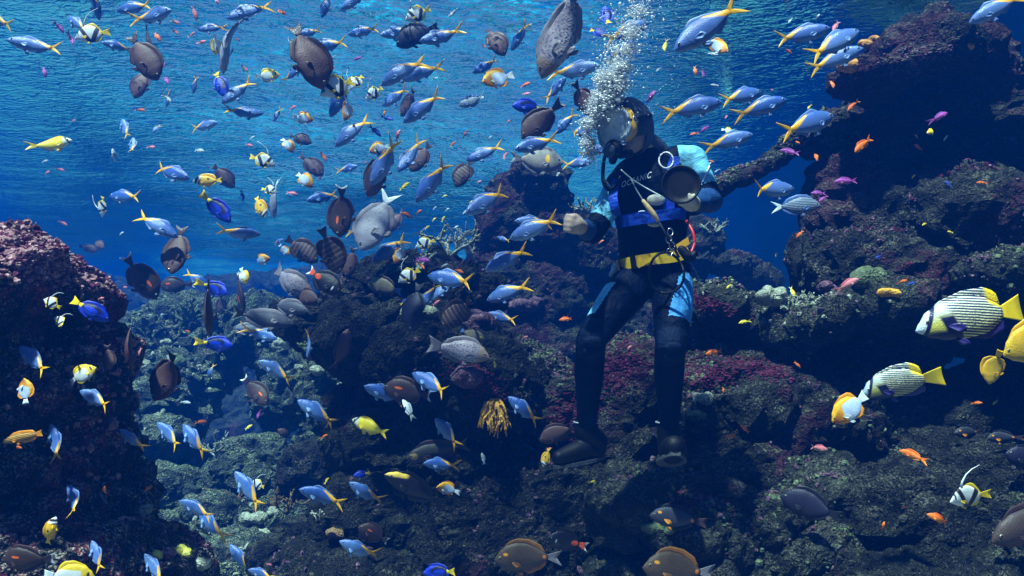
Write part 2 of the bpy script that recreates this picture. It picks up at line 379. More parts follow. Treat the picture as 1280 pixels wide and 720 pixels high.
ROCKS.append(rock('far_reef', 'dim blue reef far beyond the hollow', 'reef', [(300, 560, 15.0, 150, 60, 1.5, 0), (180, 500, 16.0, 90, 90, 1.5, 0), (420, 480, 16.0, 110, 70, 1.5, 0), (120, 420, 18.0, 90, 40, 1.5, 0), (540, 420, 18.0, 120, 70, 1.5, 0), (330, 500, 17.0, 100, 30, 1.0, 8), (170, 385, 19.0, 110, 26, 1.5, 6), (300, 380, 20.0, 90, 24, 1.5, -5), (430, 372, 20.0, 100, 26, 1.5, 4), (90, 370, 20.0, 70, 30, 1.5, 0)], M_ROCK, 0.12, 0.35, 0.6, 131, 2.0, kind='structure'))
# background reef slope between the near rock and the dark wall
ROCKS.append(rock('reef_slope', 'rubble reef slope', 'reef', [
    (300, 760, 6.0, 260, 90, 1.0, 0), (220, 680, 6.6, 170, 50, .8, 0), (380, 680, 6.4, 120, 50, .8, 0), (240, 615, 7.6, 120, 34, .8, 0), (170, 520, 8.2, 50, 90, .6, 0), (430, 590, 7.0, 60, 60, .6, 0), (340, 610, 7.4, 70, 30, .6, 0),
    (225, 420, 9.0, 50, 30, .6, -14), (190, 455, 8.6, 34, 50, .5, 0), (280, 408, 9.0, 60, 18, .5, -6), (345, 425, 8.8, 60, 26, .5, 8), (395, 440, 8.0, 40, 44, .5, 30), (250, 450, 8.7, 40, 30, .4, 0), (370, 480, 8.2, 40, 40, .4, 20), (215, 500, 8.0, 34, 50, .4, 0), (430, 500, 7.2, 40, 80, .5, -14), (150, 590, 7.4, 50, 70, .6, 0)], M_ROCK_SLOPE, 0.038, 0.19, 1.9, 113, 2.0, kind='structure'))
for (u, v, d, rx, rz, lab, sd, m) in [
    (320, 572, 7.0, 42, 24, 'smooth rounded boulder catching the light behind the branching coral', 5, 'pale'),
    (285, 592, 6.7, 26, 18, 'knobbly boulder leaning on the smooth rounded one', 6, 'pale'),
    (395, 588, 6.2, 42, 34, 'domed rock with a red brown flank beside the dark wall', 7, 'pink'),
    (382, 690, 5.2, 40, 34, 'round brown boulder with a pale coral cap on the slope', 8, 'rock'),
    (215, 610, 6.6, 40, 26, 'low greenish boulder beside the big foreground rock', 9, 'pale'),
    (300, 690, 5.6, 40, 24, 'speckled low boulder below the white coral tufts', 10, 'pale'),
    (225, 690, 5.6, 44, 22, 'flat rock behind the yellow sponges', 12, 'pale'),
    (260, 640, 6.2, 34, 20, 'small mossy boulder amid the rubble', 13, 'pale'),
    (205, 545, 7.2, 34, 24, 'grey green boulder at the edge of the blue hollow', 14, 'pale'),
    (345, 700, 5.0, 30, 26, 'dark knobbly boulder at the foot of the slope', 15, 'rock'),
    (460, 655, 5.4, 60, 50, 'dull brown boulder at the foot of the dark wall', 16, 'rock'),
    (1010, 640, 4.05, 40, 22, 'lichen pale hump of rock on the right slope', 17, 'pale'),
    (900, 622, 4.0, 36, 20, 'rock knob with a crimson crust below the diver\'s lifted boot', 18, 'pink')]:
    rock('boulder', lab, 'boulder', [(u, v, d, rx, rz, rx * d / FPX * .8, 0), (u + rx * .4, v + rz * .4, d, rx * .6, rz * .7, rx * d / FPX * .6, 0), (u - rx * .4, v + rz * .5, d, rx * .6, rz * .7, rx * d / FPX * .6, 0)],
         {'pale': M_ROCK_SLOPE if v < 730 and u < 500 else M_ROCK_PALE, 'pink': M_ROCK_PINK, 'rock': M_ROCK}[m], 0.024, 0.045, 3.0, sd, 0.8, group='loose boulders on the reef')

box_obj('seabed', (XL, YF, FLOOR - .2), (XR, YB, FLOOR), simple_mat('sand', (0.25, 0.23, 0.18), 0.95, 0.1, var=0.3, scale=8, bump=0.4), 'structure')
# ------------------------------------------------------------------ coral and sponges
def coral_mat(name, col, tip=None, rough=0.8, scale=40):
    t = NT(name); c = t.coords('Object'); n = t.noise(c, scale, 4, 0.65)[0]; v = t.voro(c, scale * 2.2)
    dark = tuple(x * 0.45 for x in col)
    t.pbr(t.ramp(n, [(0.32, dark), (0.52, col), (0.72, tip or col)]), rough, 0.2, t.bump(t.math('ADD', n, v), 0.7, 0.012))
    return t.m
C_YEL = coral_mat('yellow_coral', (0.75, 0.36, 0.03), (0.85, 0.52, 0.10))
C_TAN = coral_mat('tan_coral', (0.22, 0.13, 0.06), (0.36, 0.24, 0.13))
C_WHT = coral_mat('pale_coral', (0.32, 0.33, 0.25), (0.52, 0.54, 0.42))
C_GRN = coral_mat('green_coral', (0.11, 0.14, 0.07), (0.24, 0.27, 0.14))
C_ORG = coral_mat('orange_sponge', (0.58, 0.26, 0.06), (0.70, 0.38, 0.12), scale=20)
C_LEM = coral_mat('lemon_sponge', (0.62, 0.56, 0.08), (0.74, 0.70, 0.20), scale=20)
C_CRM = coral_mat('crimson_crust', (0.06, 0.006, 0.018), (0.11, 0.010, 0.030), scale=60)
C_PUR = coral_mat('mauve_coral', (0.12, 0.055, 0.09), (0.28, 0.18, 0.20))
C_PNK_LIT = coral_mat('rose_crust_lit', (0.34, 0.16, 0.17), (0.62, 0.46, 0.44))  # rose with the crown's white highlight put into the colour
C_CR2 = coral_mat('magenta_crust', (0.10, 0.012, 0.045), (0.20, 0.035, 0.085))
C_DIM = coral_mat('dull_growth', (0.05, 0.045, 0.035), (0.12, 0.11, 0.085))
def tj(*vf):
    V, F = [], []
    for v, f in vf:
        o = len(V); V += list(v); F += [tuple(i + o for i in q) for q in f]
    return V, F
def ctube(pts, rad, seg=6):
    V, F = [], []; n = len(pts); up = Vector((0.2, 0.9, 0.35)).normalized()
    for i in range(n):
        d = (pts[min(n - 1, i + 1)] - pts[max(0, i - 1)]).normalized(); a = d.cross(up)
        if a.length < 1e-3: a = d.cross(Vector((1, 0, 0)))
        a.normalize(); b = d.cross(a)
        for j in range(seg):
            th = 2 * math.pi * j / seg; V.append(tuple(pts[i] + (a * math.cos(th) + b * math.sin(th)) * rad[i]))
    for i in range(n - 1):
        for j in range(seg):
            p = i * seg + j; q = i * seg + (j + 1) % seg; F.append((p, q, q + seg, p + seg))
    F.append(tuple(range(seg - 1, -1, -1))); F.append(tuple(range((n - 1) * seg, n * seg)))
    return V, F
from mathutils.bvhtree import BVHTree
_dg = bpy.context.evaluated_depsgraph_get(); _dg.update()
_trees = [(BVHTree.FromObject(o, _dg), o.matrix_world.inverted()) for o in ROCKS]
_c4, _s4 = math.cos(PITCH), math.sin(PITCH)
FWD = Vector((0, _c4, _s4)); CUP = Vector((0, -_s4, _c4)); RGT = Vector((1, 0, 0))
def rock_depth(u, v):
    """distance along the view axis to the first rock behind a pixel"""
    d = P(u, v, 1.0); L = d.length; best = 40.0
    for tr, inv in _trees:
        h = tr.ray_cast(inv @ Vector((0, 0, 0)), (inv.to_3x3() @ d).normalized(), 40.0)
        if h[0] is not None: best = min(best, h[3] / L)
    return best


def seat(u, v, d):
    h = rock_depth(u, v)
    return h + 0.01 if h < 20 else d
def branching(u, v, d, w_px, h_px, n, mat, name, label, seed, droop=0.0, depth=2, r0=0.012, group=None, flat=0.5, lean=0.0):
    """coral of n stems spreading from one foot, each forking"""
    rg = random.Random(seed); d = seat(u, v, d); foot = P(u, v, d); W = w_px * d / FPX; Hh = h_px * d / FPX
    root = empty(name, foot)
    def grow(p, dr, ln, r, lev, acc):
        pts = [p]; q = p; dd = dr.copy(); k = 5
        for i in range(k):
            dd = (dd + Vector((rg.gauss(0, .22), rg.gauss(0, .22) * flat, rg.gauss(0, .16) - droop))).normalized()
            q = q + dd * (ln / k); pts.append(q)
        acc.append(ctube(pts, [r * (1 - .10 * i) for i in range(k + 1)], 6))
        if lev > 0:
            for j in range(rg.choice((2, 2, 3))):
                s = pts[rg.randint(2, k)]; grow(s, (dd + Vector((rg.gauss(0, .6), rg.gauss(0, .6) * flat, rg.gauss(.1, .35)))).normalized(), ln * rg.uniform(.45, .7), r * .68, lev - 1, acc)
    for i in range(n):
        a = (i + .5) / n * 2 - 1
        acc = []; grow(Vector((a * W * .12, rg.gauss(0, W * .1 * flat), -.015)), (Vector((a * W / max(Hh, .02) * .9 + lean, rg.gauss(0, .5) * flat, 1.0)) if not droop else Vector((a * .5, -.45, .1))).normalized(), math.hypot(W * abs(a) * .5, Hh) * rg.uniform(.55, .75), r0, depth, acc)
        V, F = tj(*acc); mesh_obj('branch', V, F, mat, root)
    tag(root, label, 'coral', group)
    return root
def lump(u, v, d, w_px, h_px, mat, name, label, seed, cat='coral', knobs=5, group=None, amp=.02):
    rg = random.Random(seed); d = seat(u, v, d); W = w_px * d / FPX; Hh = h_px * d / FPX; balls = [(P(u, v, d), (W * .8, W * .6, Hh * .8), 0)]
    for i in range(knobs): balls.append((P(u, v, d) + Vector((rg.uniform(-.7, .7) * W, rg.uniform(-.5, .3) * W, rg.uniform(-.2, .6) * Hh)), (W * rg.uniform(.25, .45), W * rg.uniform(.25, .45), Hh * rg.uniform(.3, .6)), rg.uniform(-.4, .4)))
    me = blob_mesh(balls, max(.007, W / 16)); displace(me, amp * .4, 5.0, seed, min(.45, W * 3)); me.polygons.foreach_set('use_smooth', [True] * len(me.polygons))
    me.name = name; me.materials.append(mat); o = link(bpy.data.objects.new(name, me))
    c = P(u, v + h_px * .6, d); me.transform(Matrix.Translation(-c)); o.location = c
    tag(o, label, cat, group); return o

branching(618, 496, 4.25, 22, 46, 15, C_YEL, 'soft_coral', 'yellow soft coral with drooping fingers on the dark rock', 2, droop=.42, depth=1, r0=.0095)
branching(276, 570, 6.9, 34, 26, 9, C_WHT, 'branching_coral', 'pale bluish staghorn coral behind the smooth boulder', 3, r0=.014)
branching(288, 640, 6.2, 36, 28, 10, C_TAN, 'branching_coral', 'tan bush coral under a diving fusilier on the slope', 4, r0=.012)
branching(358, 640, 6.0, 36, 30, 11, C_TAN, 'branching_coral', 'rounded tan bush coral beside the domed rock', 5, r0=.012)
branching(562, 318, 5.6, 40, 46, 5, C_WHT, 'branching_coral', 'long armed pale coral reaching up beside the pinnacle', 6, depth=2, r0=.014, lean=.4)
branching(590, 320, 5.7, 44, 44, 5, C_WHT, 'branching_coral', 'spindly pale coral spreading against the pinnacle\'s edge', 7, depth=2, r0=.012)
branching(520, 335, 5.5, 40, 24, 7, C_WHT, 'branching_coral', 'low pale staghorn on top of the dark wall', 8, r0=.014)
branching(735, 265, 6.0, 36, 24, 8, C_WHT, 'branching_coral', 'white twiggy coral on the pinnacle\'s shoulder near the diver\'s fist', 9, r0=.012)
branching(890, 290, 5.6, 30, 20, 7, C_WHT, 'branching_coral', 'small pale twig coral behind the diver\'s hip', 10, r0=.011)
branching(235, 400, 8.2, 34, 26, 8, C_GRN, 'branching_coral', 'greenish staghorn crowning the arch over the blue hollow', 11, r0=.02)
branching(300, 395, 8.4, 34, 22, 8, C_GRN, 'branching_coral', 'low green staghorn on the middle of the arch', 12, r0=.02)
branching(985, 385, 4.45, 30, 20, 8, C_WHT, 'branching_coral', 'cream staghorn on the tip of the pale coral ledge', 13, r0=.010)
branching(1015, 378, 4.45, 28, 18, 8, C_WHT, 'branching_coral', 'pale staghorn in the middle of the coral ledge', 14, r0=.010)
branching(905, 440, 4.5, 26, 14, 7, C_WHT, 'branching_coral', 'white finger coral on the rock behind the diver\'s knee', 15, r0=.010)
lump(318, 648, 5.9, 18, 8, C_WHT, 'coral_tuft', 'white coral tuft, upper of two on the slope', 21)
lump(326, 670, 5.7, 14, 10, C_WHT, 'coral_tuft', 'cream coral tuft, lower of two on the slope', 22)
lump(366, 661, 5.05, 13, 8, C_GRN, 'cap_coral', 'smooth pale green coral cap on the round brown boulder', 23, knobs=2)
lump(194, 695, 5.3, 10, 6, C_LEM, 'sponge', 'bright yellow sponge on the flat rock', 24, 'sponge', 2)
lump(226, 691, 5.3, 16, 7, C_LEM, 'sponge', 'knobbly pale yellow sponge beside the bright yellow one', 25, 'sponge', 5)
lump(1067, 83, 5.2, 17, 8, C_ORG, 'sponge', 'orange sponge low on the cliff\'s leaning plate', 26, 'sponge', 5)
lump(1089, 56, 5.35, 14, 8, C_ORG, 'sponge', 'tan orange sponge higher on the cliff\'s leaning plate', 27, 'sponge', 4)
lump(1213, 58, 5.3, 6, 5, C_YEL, 'sponge', 'small round amber sponge on the cliff\'s crest', 28, 'sponge', 2)
lump(1082, 348, 4.4, 20, 14, C_GRN, 'hard_coral', 'green yellow coral head at the end of the pale ledge', 29, knobs=7)
lump(1040, 362, 4.4, 18, 9, C_PUR, 'hard_coral', 'mauve coral head in the middle of the ledge', 30, knobs=7)
lump(965, 372, 4.5, 20, 12, C_WHT, 'hard_coral', 'cream coral head at the outer end of the ledge', 31, knobs=8)
lump(1110, 366, 4.4, 16, 6, C_YEL, 'hard_coral', 'mustard coral crust on the ledge\'s corner', 32, knobs=4)
lump(584, 472, 4.3, 22, 14, C_PUR, 'hard_coral', 'pinkish knobbly coral above the yellow soft coral', 38, knobs=8)
lump(705, 247, 5.5, 5, 4, C_TAN, 'clam', 'small tan clam shell on the pinnacle\'s shoulder', 39, 'shell', 1)
lump(590, 405, 4.5, 34, 14, C_PUR, 'hard_coral', 'mauve and white coral heap on the dark wall\'s upper edge', 40, knobs=10)
lump(525, 395, 4.6, 26, 8, C_WHT, 'hard_coral', 'pale coral strip along the dark wall\'s upper edge', 41, knobs=8)
lump(655, 382, 5.2, 26, 9, C_PUR, 'hard_coral', 'mauve coral ledge low on the pinnacle', 42, knobs=8)
lump(880, 500, 4.2, 12, 8, C_WHT, 'coral_tuft', 'pale bead coral beside the diver\'s far shin', 43, knobs=6)
lump(870, 520, 4.2, 14, 8, C_GRN, 'coral_tuft', 'grey green bead coral beside the diver\'s far ankle', 44, knobs=6)
lump(820, 660, 3.8, 24, 7, C_GRN, 'coral_tuft', 'mint green crust on the sunlit boulder ridge', 45, knobs=6)

_rg = random.Random(5)
for i, (u, v, w_, h_, k) in enumerate([(205, 428, 16, 14, 0), (222, 452, 14, 12, 1), (262, 424, 18, 12, 0), (330, 412, 18, 12, 2), (352, 432, 16, 12, 0), (385, 428, 16, 14, 1), (398, 462, 14, 12, 0), (412, 500, 14, 16, 2), (188, 480, 12, 12, 1), (200, 520, 14, 10, 0),
        (230, 600, 16, 10, 1), (255, 660, 16, 10, 0), (290, 668, 14, 9, 2), (345, 640, 14, 9, 0), (215, 655, 16, 10, 2), (250, 705, 18, 10, 0), (330, 700, 14, 10, 1), (400, 640, 16, 12, 0), (420, 668, 16, 10, 2), (180, 640, 14, 12, 0), (405, 545, 16, 12, 1), (300, 628, 12, 8, 0)]):
    mt = (C_WHT, C_GRN, C_TAN)[k]; nm = ('pale', 'green', 'tan')[k]
    if i % 3 == 2: branching(u, v + h_ * .5, 6.5, w_, h_, 6, mt, 'branching_coral', f'small {nm} branching coral tuft growing on the rubble slope', 700 + i, r0=.013, depth=1, group='small coral tufts on the rubble slope')
    else: lump(u, v, 6.5, w_ * .8, h_ * .7, mt, 'hard_coral', f'small {nm} knobbly coral growing on the rubble slope', 700 + i, knobs=6, group='small knobbly corals on the rubble slope')
def crust(u, v, rx, ry, n, mats, label, seed, slope=0.0, rmin=.004, rmax=.011):
    """an encrusting patch: many small nubs seated on the rock round a pixel"""
    rg = random.Random(seed); bm = bmesh.new(); bmesh.ops.create_icosphere(bm, subdivisions=1, radius=1.0)
    bv = [q.co.copy() for q in bm.verts]; bf = [tuple(q.index for q in f.verts) for f in bm.faces]; bm.free()
    d0 = seat(u, v, 4.5); root = empty('coral_crust', P(u, v, d0)); acc = [([], []) for _ in mats]
    for i in range(n):
        du = rg.gauss(0, .5); uu = u + du * rx; vv = v + rg.gauss(0, .5) * ry + du * rx * slope
        d = rock_depth(uu, vv)
        if d > d0 + .8: continue
        c = P(uu, vv, d) - root.location; r = rg.uniform(rmin, rmax); V, F = acc[i % len(mats)]; o = len(V); sc = Vector((rg.uniform(.8, 1.8), rg.uniform(.6, 1.2), rg.uniform(.5, 1.1)))
        V += [tuple(c + Vector((q.x * sc.x, q.y * sc.y, q.z * sc.z)) * (r * rg.uniform(.7, 1.3))) for q in bv]; F += [tuple(k + o for k in f) for f in bf]
    for m, (V, F) in zip(mats, acc):
        if V: mesh_obj('crust_nubs', V, F, m, root)['kind'] = 'stuff'
    tag(root, label, 'coral')
crust(878, 378, 46, 10, 420, (C_CRM, C_CR2), 'crimson crust on the root of the ledge', 33, .35)
crust(892, 620, 34, 14, 420, (C_CRM, C_CR2), 'crimson coral patch below the diver\'s lifted boot', 34)
crust(884, 468, 40, 16, 420, (C_CRM, C_CR2), 'crimson crust on the shoulder behind the diver\'s shin', 35)
crust(772, 462, 36, 30, 620, (C_CRM, C_CR2), 'bright crimson crust seen between the diver\'s legs', 36, -.3)
crust(948, 460, 46, 12, 420, (C_CRM, C_CR2), 'long magenta crust on the crest of the broad rock', 37, .2)
crust(715, 520, 34, 34, 500, (C_CRM, C_CR2), 'magenta crust on the boulder beside the diver\'s nearer shin', 46)
crust(596, 475, 30, 26, 380, (C_CRM, C_CR2), 'rosy crust trailing down above the yellow soft coral', 47, .5)
crust(35, 318, 90, 24, 3000, (C_PNK_LIT, C_CR2, C_PNK_LIT), 'thick rose crust with painted white highlight on the crown of the near rock', 48, .25, .005, .014)
crust(1150, 75, 60, 22, 500, (C_PUR, C_CRM, C_DIM), 'purple crust on the crest of the cliff', 49, -.3)

# small growth standing on every upward face of the rocks: too many to count
def growth(rk, n, mats, seed, rmin=.008, rmax=.022, mid=.45):
    rg = np.random.default_rng(seed); me = rk.data; k = len(me.polygons)
    c = np.empty(k * 3); me.polygons.foreach_get('center', c); c = c.reshape(-1, 3); nn = np.empty(k * 3); me.polygons.foreach_get('normal', nn); nn = nn.reshape(-1, 3)
    wgt = np.clip(nn[:, 2] - mid, 0, 1) + 0.04 * (nn[:, 1] < .2); patch = fbm(c * 3.1, 3, seed=seed); wgt = wgt * np.clip(patch + .12, 0, 1) ** 1.2
    wgt = wgt / wgt.sum(); pick = rg.choice(k, n, p=wgt)
    bm = bmesh.new(); bmesh.ops.create_icosphere(bm, subdivisions=1, radius=1.0); bv = np.array([v.co[:] for v in bm.verts]); bf = np.array([[v.index for v in f.verts] for f in bm.faces]); bm.free()
    for mi, mat in enumerate(mats):
        ids = pick[mi::len(mats)]; m = len(ids); r = rg.uniform(rmin, rmax, m) * rg.uniform(.6, 1.3, m)
        jit = 1 + rg.normal(0, .28, (m, len(bv), 1)); sc = rg.uniform(.6, 1.5, (m, 1, 3))
        V = (c[ids] + nn[ids] * (r * .4)[:, None])[:, None, :] + bv[None] * r[:, None, None] * jit * sc
        F = (bf[None] + (np.arange(m) * len(bv))[:, None, None]).reshape(-1, 3)
        g = bpy.data.meshes.new('coral_growth'); g.from_pydata(V.reshape(-1, 3).tolist(), [], F.tolist()); g.materials.append(mat)
        o = link(bpy.data.objects.new('coral_growth', g), rk); o['kind'] = 'stuff'
for i, rk in enumerate(ROCKS):
    big = rk.name.startswith('reef_slope')
    growth(rk, 4200 if i == 0 else 1500 if not big else 2600, {6: (C_DIM,), 0: (C_PNK_LIT, C_PNK_LIT, C_CRM), 1: (C_DIM, C_PUR), 2: (C_PUR, C_DIM, C_DIM), 7: (C_WHT, C_GRN, C_PUR), 8: (C_PUR, C_DIM, C_CRM), 11: (C_DIM, C_GRN), 12: (C_GRN, C_WHT, C_DIM)}.get(i, (C_DIM, C_GRN, C_PUR)), 300 + i, .005 if not big else .010, .013 if not big else .026, .55)  # near rock's nubs are whitened to paint its crown brighter
# ------------------------------------------------------------------ fish: shapes
# local frame: snout at x=+0.5, tail tip at x=-0.5, back towards +z, unit length
def interp(pts, t):
    for a, b in zip(pts, pts[1:]):
        if a[0] <= t <= b[0]:
            k = (t - a[0]) / max(1e-9, b[0] - a[0]); k = k * k * (3 - 2 * k) * 0.5 + k * 0.5
            return [a[i] + (b[i] - a[i]) * k for i in range(1, len(a))]
    return list(pts[-1][1:])

def bendf(k):
    def f(v):
        x, y, z = v
        d = max(0.0, 0.15 - x)
        return (x, y + k * d * d, z)
    return f

def body_mesh(prof, bend, n=22, seg=14):
    V, F = [], []
    t_end = prof[-1][0]
    for i in range(n + 1):
        s = i / n; t = t_end * (s ** 1.35)
        up, lo, wd = interp(prof, t)
        x = 0.5 - t; c = (up + lo) / 2; h = (up - lo) / 2
        for j in range(seg):
            a = 2 * math.pi * j / seg
            ca, sa = math.cos(a), math.sin(a)
            V.append(bend((x, wd * math.copysign(abs(ca) ** 1.15, ca), c + h * math.copysign(abs(sa) ** 0.95, sa))))
    for i in range(n):
        for j in range(seg):
            a = i * seg + j; b = i * seg + (j + 1) % seg
            F.append((a, b, b + seg, a + seg))
    F.append(tuple(range(seg - 1, -1, -1))); F.append(tuple(range(n * seg, n * seg + seg)))
    return V, F

def fin_sheet(root, edge, bend, th=0.010, rays=True, y0=0.0, splay=0.0):
    """sheet between a root line and an edge line (same count of (x, z)), with thickness and raised rays"""
    V, F = [], []; n = len(root); m = 4
    for side in (1, -1):
        for i in range(n):
            for j in range(m):
                k = j / (m - 1)
                x = root[i][0] + (edge[i][0] - root[i][0]) * k; z = root[i][1] + (edge[i][1] - root[i][1]) * k
                thk = th * (1 - 0.85 * k) * (1.0 if (i % 2 or not rays) else 0.45) * 0.5
                V.append(bend((x, y0 + splay * k + side * thk, z)))
    o2 = n * m
    for i in range(n - 1):
        for j in range(m - 1):
            a = i * m + j; F.append((a, a + 1, a + m + 1, a + m)); F.append((o2 + a, o2 + a + m, o2 + a + m + 1, o2 + a + 1))
    for i in range(n - 1):
        a = i * m; F.append((a, a + m, o2 + a + m, o2 + a)); a = i * m + m - 1; F.append((a, o2 + a, o2 + a + m, a + m))
    for j in range(m - 1):
        F.append((j, o2 + j, o2 + j + 1, j + 1)); a = (n - 1) * m + j; F.append((a, a + 1, o2 + a + 1, o2 + a))
    return V, F

def resample(pts, n):
    d = [0]
    for a, b in zip(pts, pts[1:]): d.append(d[-1] + math.hypot(b[0] - a[0], b[1] - a[1]))
    out = []
    for i in range(n):
        s = d[-1] * i / (n - 1); k = 0
        while k < len(d) - 2 and d[k + 1] < s: k += 1
        f = (s - d[k]) / max(1e-9, d[k + 1] - d[k])
        out.append(tuple(pts[k][q] + (pts[k + 1][q] - pts[k][q]) * f for q in (0, 1)))
    return out

def fin_from(prof, t0, t1, hs, sgn, lean, bend, n=15):
    root, edge = [], []
    for i in range(n):
        s = i / (n - 1); t = t0 + (t1 - t0) * s
        up, lo, _ = interp(prof, t); z = up if sgn > 0 else lo
        h = interp([(a, b) for a, b in hs], s)[0]
        root.append((0.5 - t, z - sgn * 0.012)); edge.append((0.5 - t - lean * h, z + sgn * h))
    return fin_sheet(root, edge, bend)

def tail_mesh(prof, shape, bend):
    t = prof[-1][0]; up, lo, wd = prof[-1][1:]
    x0 = 0.5 - t + 0.02
    n = 17; span, fork, curve = shape
    root, edge = [], []
    for i in range(n):
        s = i / (n - 1); q = 2 * s - 1                       # -1 lower lobe .. +1 upper lobe
        root.append((x0, (up + lo) / 2 + (up - lo) / 2 * q * 0.95))
        zx = q * span
        xe = -0.5 + fork * (1 - abs(q) ** curve)
        edge.append((xe, zx))
    return fin_sheet(root, edge, bend, 0.016)

def leaf_fin(base, tip, wd, bend, y0, splay):
    """paired fin: a small rounded paddle from base to tip"""
    bx, bz = base; tx, tz = tip; dx, dz = tx - bx, tz - bz; L = math.hypot(dx, dz); nx, nz = -dz / L, dx / L
    root, edge = [], []
    for i in range(9):
        s = i / 8 - 0.5
        root.append((bx + nx * wd * 0.35 * s, bz + nz * wd * 0.35 * s))
        r = 1 - 1.6 * s * s
        edge.append((bx + dx * r + nx * wd * s * 1.6, bz + dz * r + nz * wd * s * 1.6))
    return fin_sheet(root, edge, bend, 0.008, True, y0, splay)

def ball(c, r, ys=0.45, seg=10, rings=6):
    V, F = [], []
    for i in range(rings + 1):
        a = math.pi * i / rings
        for j in range(seg):
            b = 2 * math.pi * j / seg
            V.append((c[0] + r * math.sin(a) * math.cos(b), c[1] + r * ys * math.cos(a), c[2] + r * math.sin(a) * math.sin(b)))
    for i in range(rings):
        for j in range(seg):
            a = i * seg + j; b = i * seg + (j + 1) % seg; F.append((a, b, b + seg, a + seg))
    return V, F

def tube_path(pts, rad, seg=6):
    """tube along 3-D points, radius per point"""
    V, F = [], []; pts = [Vector(p) for p in pts]; n = len(pts)
    up = Vector((0.123, 0.31, 0.94)).normalized()
    for i in range(n):
        d = (pts[min(n - 1, i + 1)] - pts[max(0, i - 1)]).normalized()
        a = d.cross(up)
        if a.length < 1e-3: a = d.cross(Vector((1, 0, 0)))
        a.normalize(); b = d.cross(a); r = rad[i] if hasattr(rad, '__len__') else rad
        for j in range(seg):
            th = 2 * math.pi * j / seg; V.append(tuple(pts[i] + a * (r * math.cos(th)) + b * (r * math.sin(th))))
    for i in range(n - 1):
        for j in range(seg):
            p = i * seg + j; q = i * seg + (j + 1) % seg; F.append((p, q, q + seg, p + seg))
    F.append(tuple(range(seg - 1, -1, -1))); F.append(tuple(range((n - 1) * seg, n * seg)))
    return V, F

def join(*vf):
    V, F = [], []
    for v, f in vf:
        o = len(V); V += list(v); F += [tuple(i + o for i in q) for q in f]
    return V, F

# ------------------------------------------------------------------ fish: skins
def fish_nt(name):
    t = NT(name); c = t.coords('Object'); x, y, z = t.sep(c)
    return t, c, x, z
def fish_out(t, c, col, rough=0.38, spec=0.5, scale=70, bs=0.25):
    v = t.voro(c, scale); n = t.noise(c, 9, 3)[0]
    oi = t.n('ShaderNodeObjectInfo')
    vv = t.math('ADD', t.math('MULTIPLY', n, 0.5), t.math('MULTIPLY', oi.outputs['Random'], 0.30))
    hs = t.n('ShaderNodeHueSaturation'); t.set(hs.inputs['Color'], col); t.set(hs.inputs['Value'], t.math('ADD', vv, 0.62))
    t.pbr(hs.outputs[0], rough, spec, t.bump(v, bs, 0.006))
    return t.m

def m_fusilier():
    t, c, x, z = fish_nt('fusilier_skin')
    col = t.ramp(t.math('ADD', t.math('MULTIPLY', z, 2.6), 0.5), [(0.05, (0.24, 0.36, 0.62)), (0.30, (0.085, 0.20, 0.54)), (0.58, (0.038, 0.115, 0.46)), (0.85, (0.032, 0.09, 0.38))])
    oi = t.n('ShaderNodeObjectInfo'); sil = t.ramp(t.math('ADD', t.math('MULTIPLY', z, 2.6), 0.5), [(0.05, (0.42, 0.52, 0.62)), (0.35, (0.22, 0.32, 0.50)), (0.85, (0.08, 0.14, 0.32))])
    col = t.mix(t.math('MULTIPLY', oi.outputs['Random'], 0.50), col, sil)
    line = t.math('SUBTRACT', z, t.math('ADD', 0.118, t.math('MULTIPLY', x, 0.64)))
    col = t.mix(t.step(line, 0.0, 0.012), col, (0.95, 0.44, 0.002))
    gill = t.band(t.math('ADD', x, t.math('MULTIPLY', t.math('MULTIPLY', z, z), 4.0)), 0.300, 0.313, 0.005)
    col = t.mix(t.math('MULTIPLY', gill, 0.55), col, (0.04, 0.08, 0.2))
    return fish_out(t, c, col, 0.34, 0.6, 85)
def m_plain(name, back, flank, belly, rough=0.5, k=2.0, extra=None, scale=60):
    t, c, x, z = fish_nt(name)
    col = t.ramp(t.math('ADD', t.math('MULTIPLY', z, k), 0.5), [(0.08, belly), (0.45, flank), (0.9, back)])
    if extra: col = extra(t, c, x, z, col)
    return fish_out(t, c, col, rough, 0.35, scale)
def ell(t, x, z, cx, cz, rx, rz, wd=0.15):
    a = t.math('DIVIDE', t.math('SUBTRACT', x, cx), rx); b = t.math('DIVIDE', t.math('SUBTRACT', z, cz), rz)
    r = t.math('SQRT', t.math('ADD', t.math('MULTIPLY', a, a), t.math('MULTIPLY', b, b)))
    return t.math('SUBTRACT', 1.0, t.step(r, 1.0, wd))
def x_orangeband(t, c, x, z, col):
    col = t.mix(ell(t, x, z, 0.17, 0.045, 0.095, 0.042), col, (0.02, 0.01, 0.02))
    return t.mix(ell(t, x, z, 0.17, 0.045, 0.080, 0.026), col, (0.95, 0.16, 0.012))
def x_bars(t, c, x, z, col):
    s = t.math('SINE', t.math('MULTIPLY', t.math('ADD', x, t.math('MULTIPLY', z, 0.15)), 62.0))
    return t.mix(t.math('MULTIPLY', t.step(s, 0.35, 0.3), 0.65), col, (0.24, 0.15, 0.12))
def x_banner(t, c, x, z, col):
    q = t.math('ADD', x, t.math('MULTIPLY', z, -0.42))
    blk = t.math('MAXIMUM', t.band(q, 0.115, 0.235, 0.012), t.band(t.math('ADD', x, t.math('MULTIPLY', z, 0.55)), -0.205, -0.065, 0.012))
    col = t.mix(blk, col, (0.022, 0.014, 0.016))
    eye = t.band(x, 0.345, 0.385, 0.008)
    col = t.mix(t.math('MULTIPLY', eye, t.step(z, -0.02, 0.02)), col, (0.04, 0.03, 0.03))
    return t.mix(t.math('SUBTRACT', 1.0, t.step(x, -0.245, 0.012)), col, (0.90, 0.62, 0.02))
